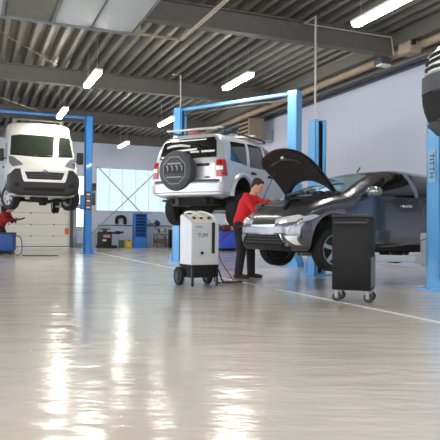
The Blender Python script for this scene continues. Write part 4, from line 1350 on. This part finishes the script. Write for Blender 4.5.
# horseshoe hose coil on the wall
mb = MB(); mb.tube([(6.08, 26.9, 1.08), (6.05, 26.9, 1.24), (6.11, 26.9, 1.37), (6.25, 26.9, 1.41), (6.39, 26.9, 1.37), (6.45, 26.9, 1.24), (6.43, 26.9, 1.06)], 0.075, 10)
tag(mb.build('hose_coil', BLACKM), 'thick black hose looped in a horseshoe on the back wall', 'hose')
mb = MB(); mb.tube([(5.2, 26.92, 1.0), (8.9, 26.92, 1.0)], 0.02, 6, 0)
tag(mb.build('air_line', GREYP), 'thin grey pipe running along the back wall behind the bin rack', 'pipe')
t = thing('bin_rack', 'tall blue rack of dark small-parts bins against the back wall', 'rack', (7.06, 26.62, 0))
mb = MB()
for s in (-1, 1):
    mb.box((s * 0.265, 0, 0.77), (0.04, 0.42, 1.54))
mb.box((0, 0.19, 0.77), (0.53, 0.03, 1.54)); mb.box((0, 0, 1.53), (0.55, 0.42, 0.03))
mb.box((0, -0.02, 0.24), (0.52, 0.4, 0.48), bev=0.01)
mb.build('rack_frame', BLUEC, t)
for k in range(7):
    mb = MB(); z = 0.53 + 0.142 * k
    mb.prism([(-0.2, z), (0.15, z), (0.15, z + 0.11), (-0.14, z + 0.11), (-0.2, z + 0.06)], 'x', -0.235, 0.235); mb.build('parts_bin', BLUED, t)
    mb = MB(); mb.box((0, -0.17, z - 0.012), (0.5, 0.08, 0.014)); mb.build('shelf', BLUEC, t)
t = thing('oil_jug', 'yellow plastic jug on the floor left of the blue bin rack', 'jug', (6.50, 26.5, 0))
mb = MB(); mb.box((0, 0, 0.15), (0.26, 0.2, 0.3), bev=0.04, seg=3); mb.build('jug_body', YELLOW, t)
mb = MB(); mb.cone((0.05, 0, 0.29), (0.05, 0, 0.36), 0.03); mb.build('cap', BLACK, t)
mb = MB(); mb.tube([(-0.09, 0, 0.29), (-0.09, 0, 0.35), (-0.01, 0, 0.35), (0.0, 0, 0.29)], 0.014, 6); mb.build('handle', YELLOW, t)
t = thing('bucket', 'greenish bucket on the floor beside the yellow jug', 'bucket', (6.20, 26.55, 0))
mb = MB(); mb.lathe([(0.001, 0.0), (0.11, 0.0), (0.14, 0.34), (0.13, 0.34), (0.10, 0.02), (0.001, 0.02)], (0, 0, 0), 'z', 20, False); mb.build('bucket_body', GREEN, t)
mb = MB(); mb.tube([(-0.14, 0, 0.33), (-0.1, 0, 0.45), (0, 0, 0.49), (0.1, 0, 0.45), (0.14, 0, 0.33)], 0.008, 6); mb.build('bail_handle', STEEL, t)
# workbench clutter right of the rack
t = thing('workbench', 'brown workbench with a shelf right of the blue bin rack', 'workbench', (8.05, 26.5, 0))
mb = MB(); mb.box((0, 0, 0.62), (0.62, 0.5, 0.05)); mb.build('bench_top', BROWN, t)
mb = MB(); mb.box((0, 0, 0.2), (0.58, 0.46, 0.03)); mb.build('shelf', BROWN, t)
for (a, b) in ((-1, -1), (1, -1), (-1, 1), (1, 1)):
    mb = MB(); mb.box((a * 0.28, b * 0.22, 0.3), (0.04, 0.04, 0.6)); mb.build('leg', GREYP, t)
mb = MB(); mb.box((8.0, 26.5, 0.3 + 0.005), (0.44, 0.36, 0.175), bev=0.01); tag(mb.build('cardboard_box', mat('dark_carton', (112, 92, 80), 0.8)), 'brown carton on the lower shelf of the brown workbench', 'box')
t = thing('bench_grinder', 'small pale grinder on top of the brown workbench', 'grinder', (8.06, 26.45, 0.645))
mb = MB(); mb.box((0, 0, 0.03), (0.2, 0.14, 0.06), bev=0.01); mb.cone((-0.11, 0, 0.14), (0.11, 0, 0.14), 0.07); mb.build('motor', mat('pale_green_machine', (186, 196, 176), 0.5), t)
for s in (-1, 1):
    mb = MB(); mb.cone((s * 0.12, 0, 0.14), (s * 0.16, 0, 0.14), 0.10, n=20); mb.build('grinding_wheel', GREYP, t)
t = thing('wheel_balancer', 'black and white wheel balancer left of the pale blue lift post', 'machine', (8.62, 26.4, 0))
mb = MB(); mb.box((0, 0, 0.42), (0.42, 0.5, 0.84), bev=0.04); mb.build('cabinet', BLACK, t)
mb = MB(); mb.box((0.05, -0.27, 0.55), (0.2, 0.06, 0.5), bev=0.02); mb.box((0, -0.05, 0.86), (0.36, 0.36, 0.06), bev=0.02); mb.build('front_cover', MACH, t)
mb = MB(); mb.cone((0.1, -0.3, 0.66), (0.1, -0.42, 0.66), 0.05); mb.build('shaft', STEEL, t)
for zz in (0.42, 0.62):
    mb = MB(); mb.box((0.05, -0.305, zz), (0.12, 0.02, 0.10)); mb.build('opening', BLACKM, t)
t = thing('hose_reel', 'dark blue hose reel on the back wall above the brown workbench', 'reel', (7.95, 26.86, 1.12))
mb = MB(); mb.cone((0, -0.12, 0), (0, -0.1, 0), 0.11, n=20); mb.cone((0, 0.08, 0), (0, 0.1, 0), 0.11, n=20); mb.cone((0, -0.1, 0), (0, 0.08, 0), 0.07); mb.build('reel_drum', BLUED, t)
mb = MB(); mb.box((0, 0.11, 0), (0.1, 0.03, 0.3)); mb.build('wall_plate', GREYP, t)
mb = MB(); mb.tube([(-0.1, -0.02, 0.0), (-0.3, -0.02, -0.05), (-0.58, 0.0, -0.02)], 0.02, 6); mb.build('hose', BLUED, t)
# things hung on the column left of the window
t = thing('fuse_box', 'grey wall box beside the deep blue post left of the window', 'box', (5.0, 26.86, 2.55))
mb = MB(); mb.box((0, 0, 0.15), (0.18, 0.2, 0.34), bev=0.01); mb.build('casing', GREYP, t)
mb = MB(); mb.box((0, -0.105, 0.2), (0.12, 0.01, 0.14)); mb.build('cover', BLACK, t)
mb = MB(); mb.box((4.98, 26.985, 1.75), (0.2, 0.02, 0.7)); mb.box((4.98, 26.973, 2.02), (0.15, 0.006, 0.06)); tag(mb.build('notice_board', mat('cream_board', (226, 208, 196), 0.6)), 'cream notice strip on the wall left of the big window', 'sign')
t = thing('wash_stand', 'pale stand under the narrow window by the door', 'stand', (4.45, 26.7, 0))
mb = MB(); mb.box((0, 0, 0.45), (0.34, 0.3, 0.5), bev=0.03); mb.build('tank', mat('pale_blue_plastic', (176, 196, 220), 0.5), t)
mb = MB(); mb.box((0, 0, 0.1), (0.3, 0.26, 0.2)); mb.build('foot', mat('stand_grey', (120, 128, 140), 0.5), t)

# blue drawer cabinet on the right wall
t = thing('drawer_cabinet', 'blue drawer cabinet with dark worktop against the right wall', 'cabinet', (9.38, 22.55, 0))
mb = MB(); mb.box((0, 0, 0.46), (0.62, 1.7, 0.68), bev=0.01); mb.build('cabinet_body', BLUEB, t)
mb = MB(); mb.box((0, 0, 0.06), (0.56, 1.62, 0.12)); mb.build('plinth', BLACKM, t)
mb = MB(); mb.box((-0.01, 0, 0.825), (0.68, 1.76, 0.05), bev=0.008); mb.build('worktop', BLACK, t)
for j in range(2):
    for k in range(3):
        mb = MB(); mb.box((-0.315, -0.42 + 0.84 * j, 0.24 + 0.215 * k), (0.02, 0.78, 0.195), bev=0.004); d_ = mb.build('drawer', BLUEB, t)
        mb = MB(); mb.box((-0.335, -0.42 + 0.84 * j, 0.29 + 0.215 * k), (0.02, 0.3, 0.02)); mb.build('drawer_handle', STEEL, d_)
for yy, w_, h_, m, lb in ((21.95, 0.3, 0.20, REDH, 'dark red tool case at the near end of the blue drawer cabinet'), (22.5, 0.36, 0.16, GREYP, 'grey case in the middle of the blue drawer cabinet'),
                          (23.1, 0.26, 0.24, mat('red_case', (150, 50, 50), 0.5), 'red box at the far end of the blue drawer cabinet')):
    t = thing('tool_case', lb, 'case', (9.35, yy, 0.851))
    mb = MB(); mb.box((0, 0, h_ / 2), (0.26, w_, h_), bev=0.015); mb.build('case_body', m, t)
    mb = MB(); mb.tube([(-0.03, -0.07, h_), (-0.03, -0.06, h_ + 0.04), (-0.03, 0.06, h_ + 0.04), (-0.03, 0.07, h_)], 0.01, 6); mb.build('handle', BLACK, t)
mb = MB(); mb.box((9.7, 22.6, 1.15), (0.03, 0.7, 0.4)); mb.box((9.68, 22.6, 1.15), (0.006, 0.5, 0.06)); tag(mb.build('tool_board', WHITES), 'white board on the right wall above the blue drawer cabinet', 'board')
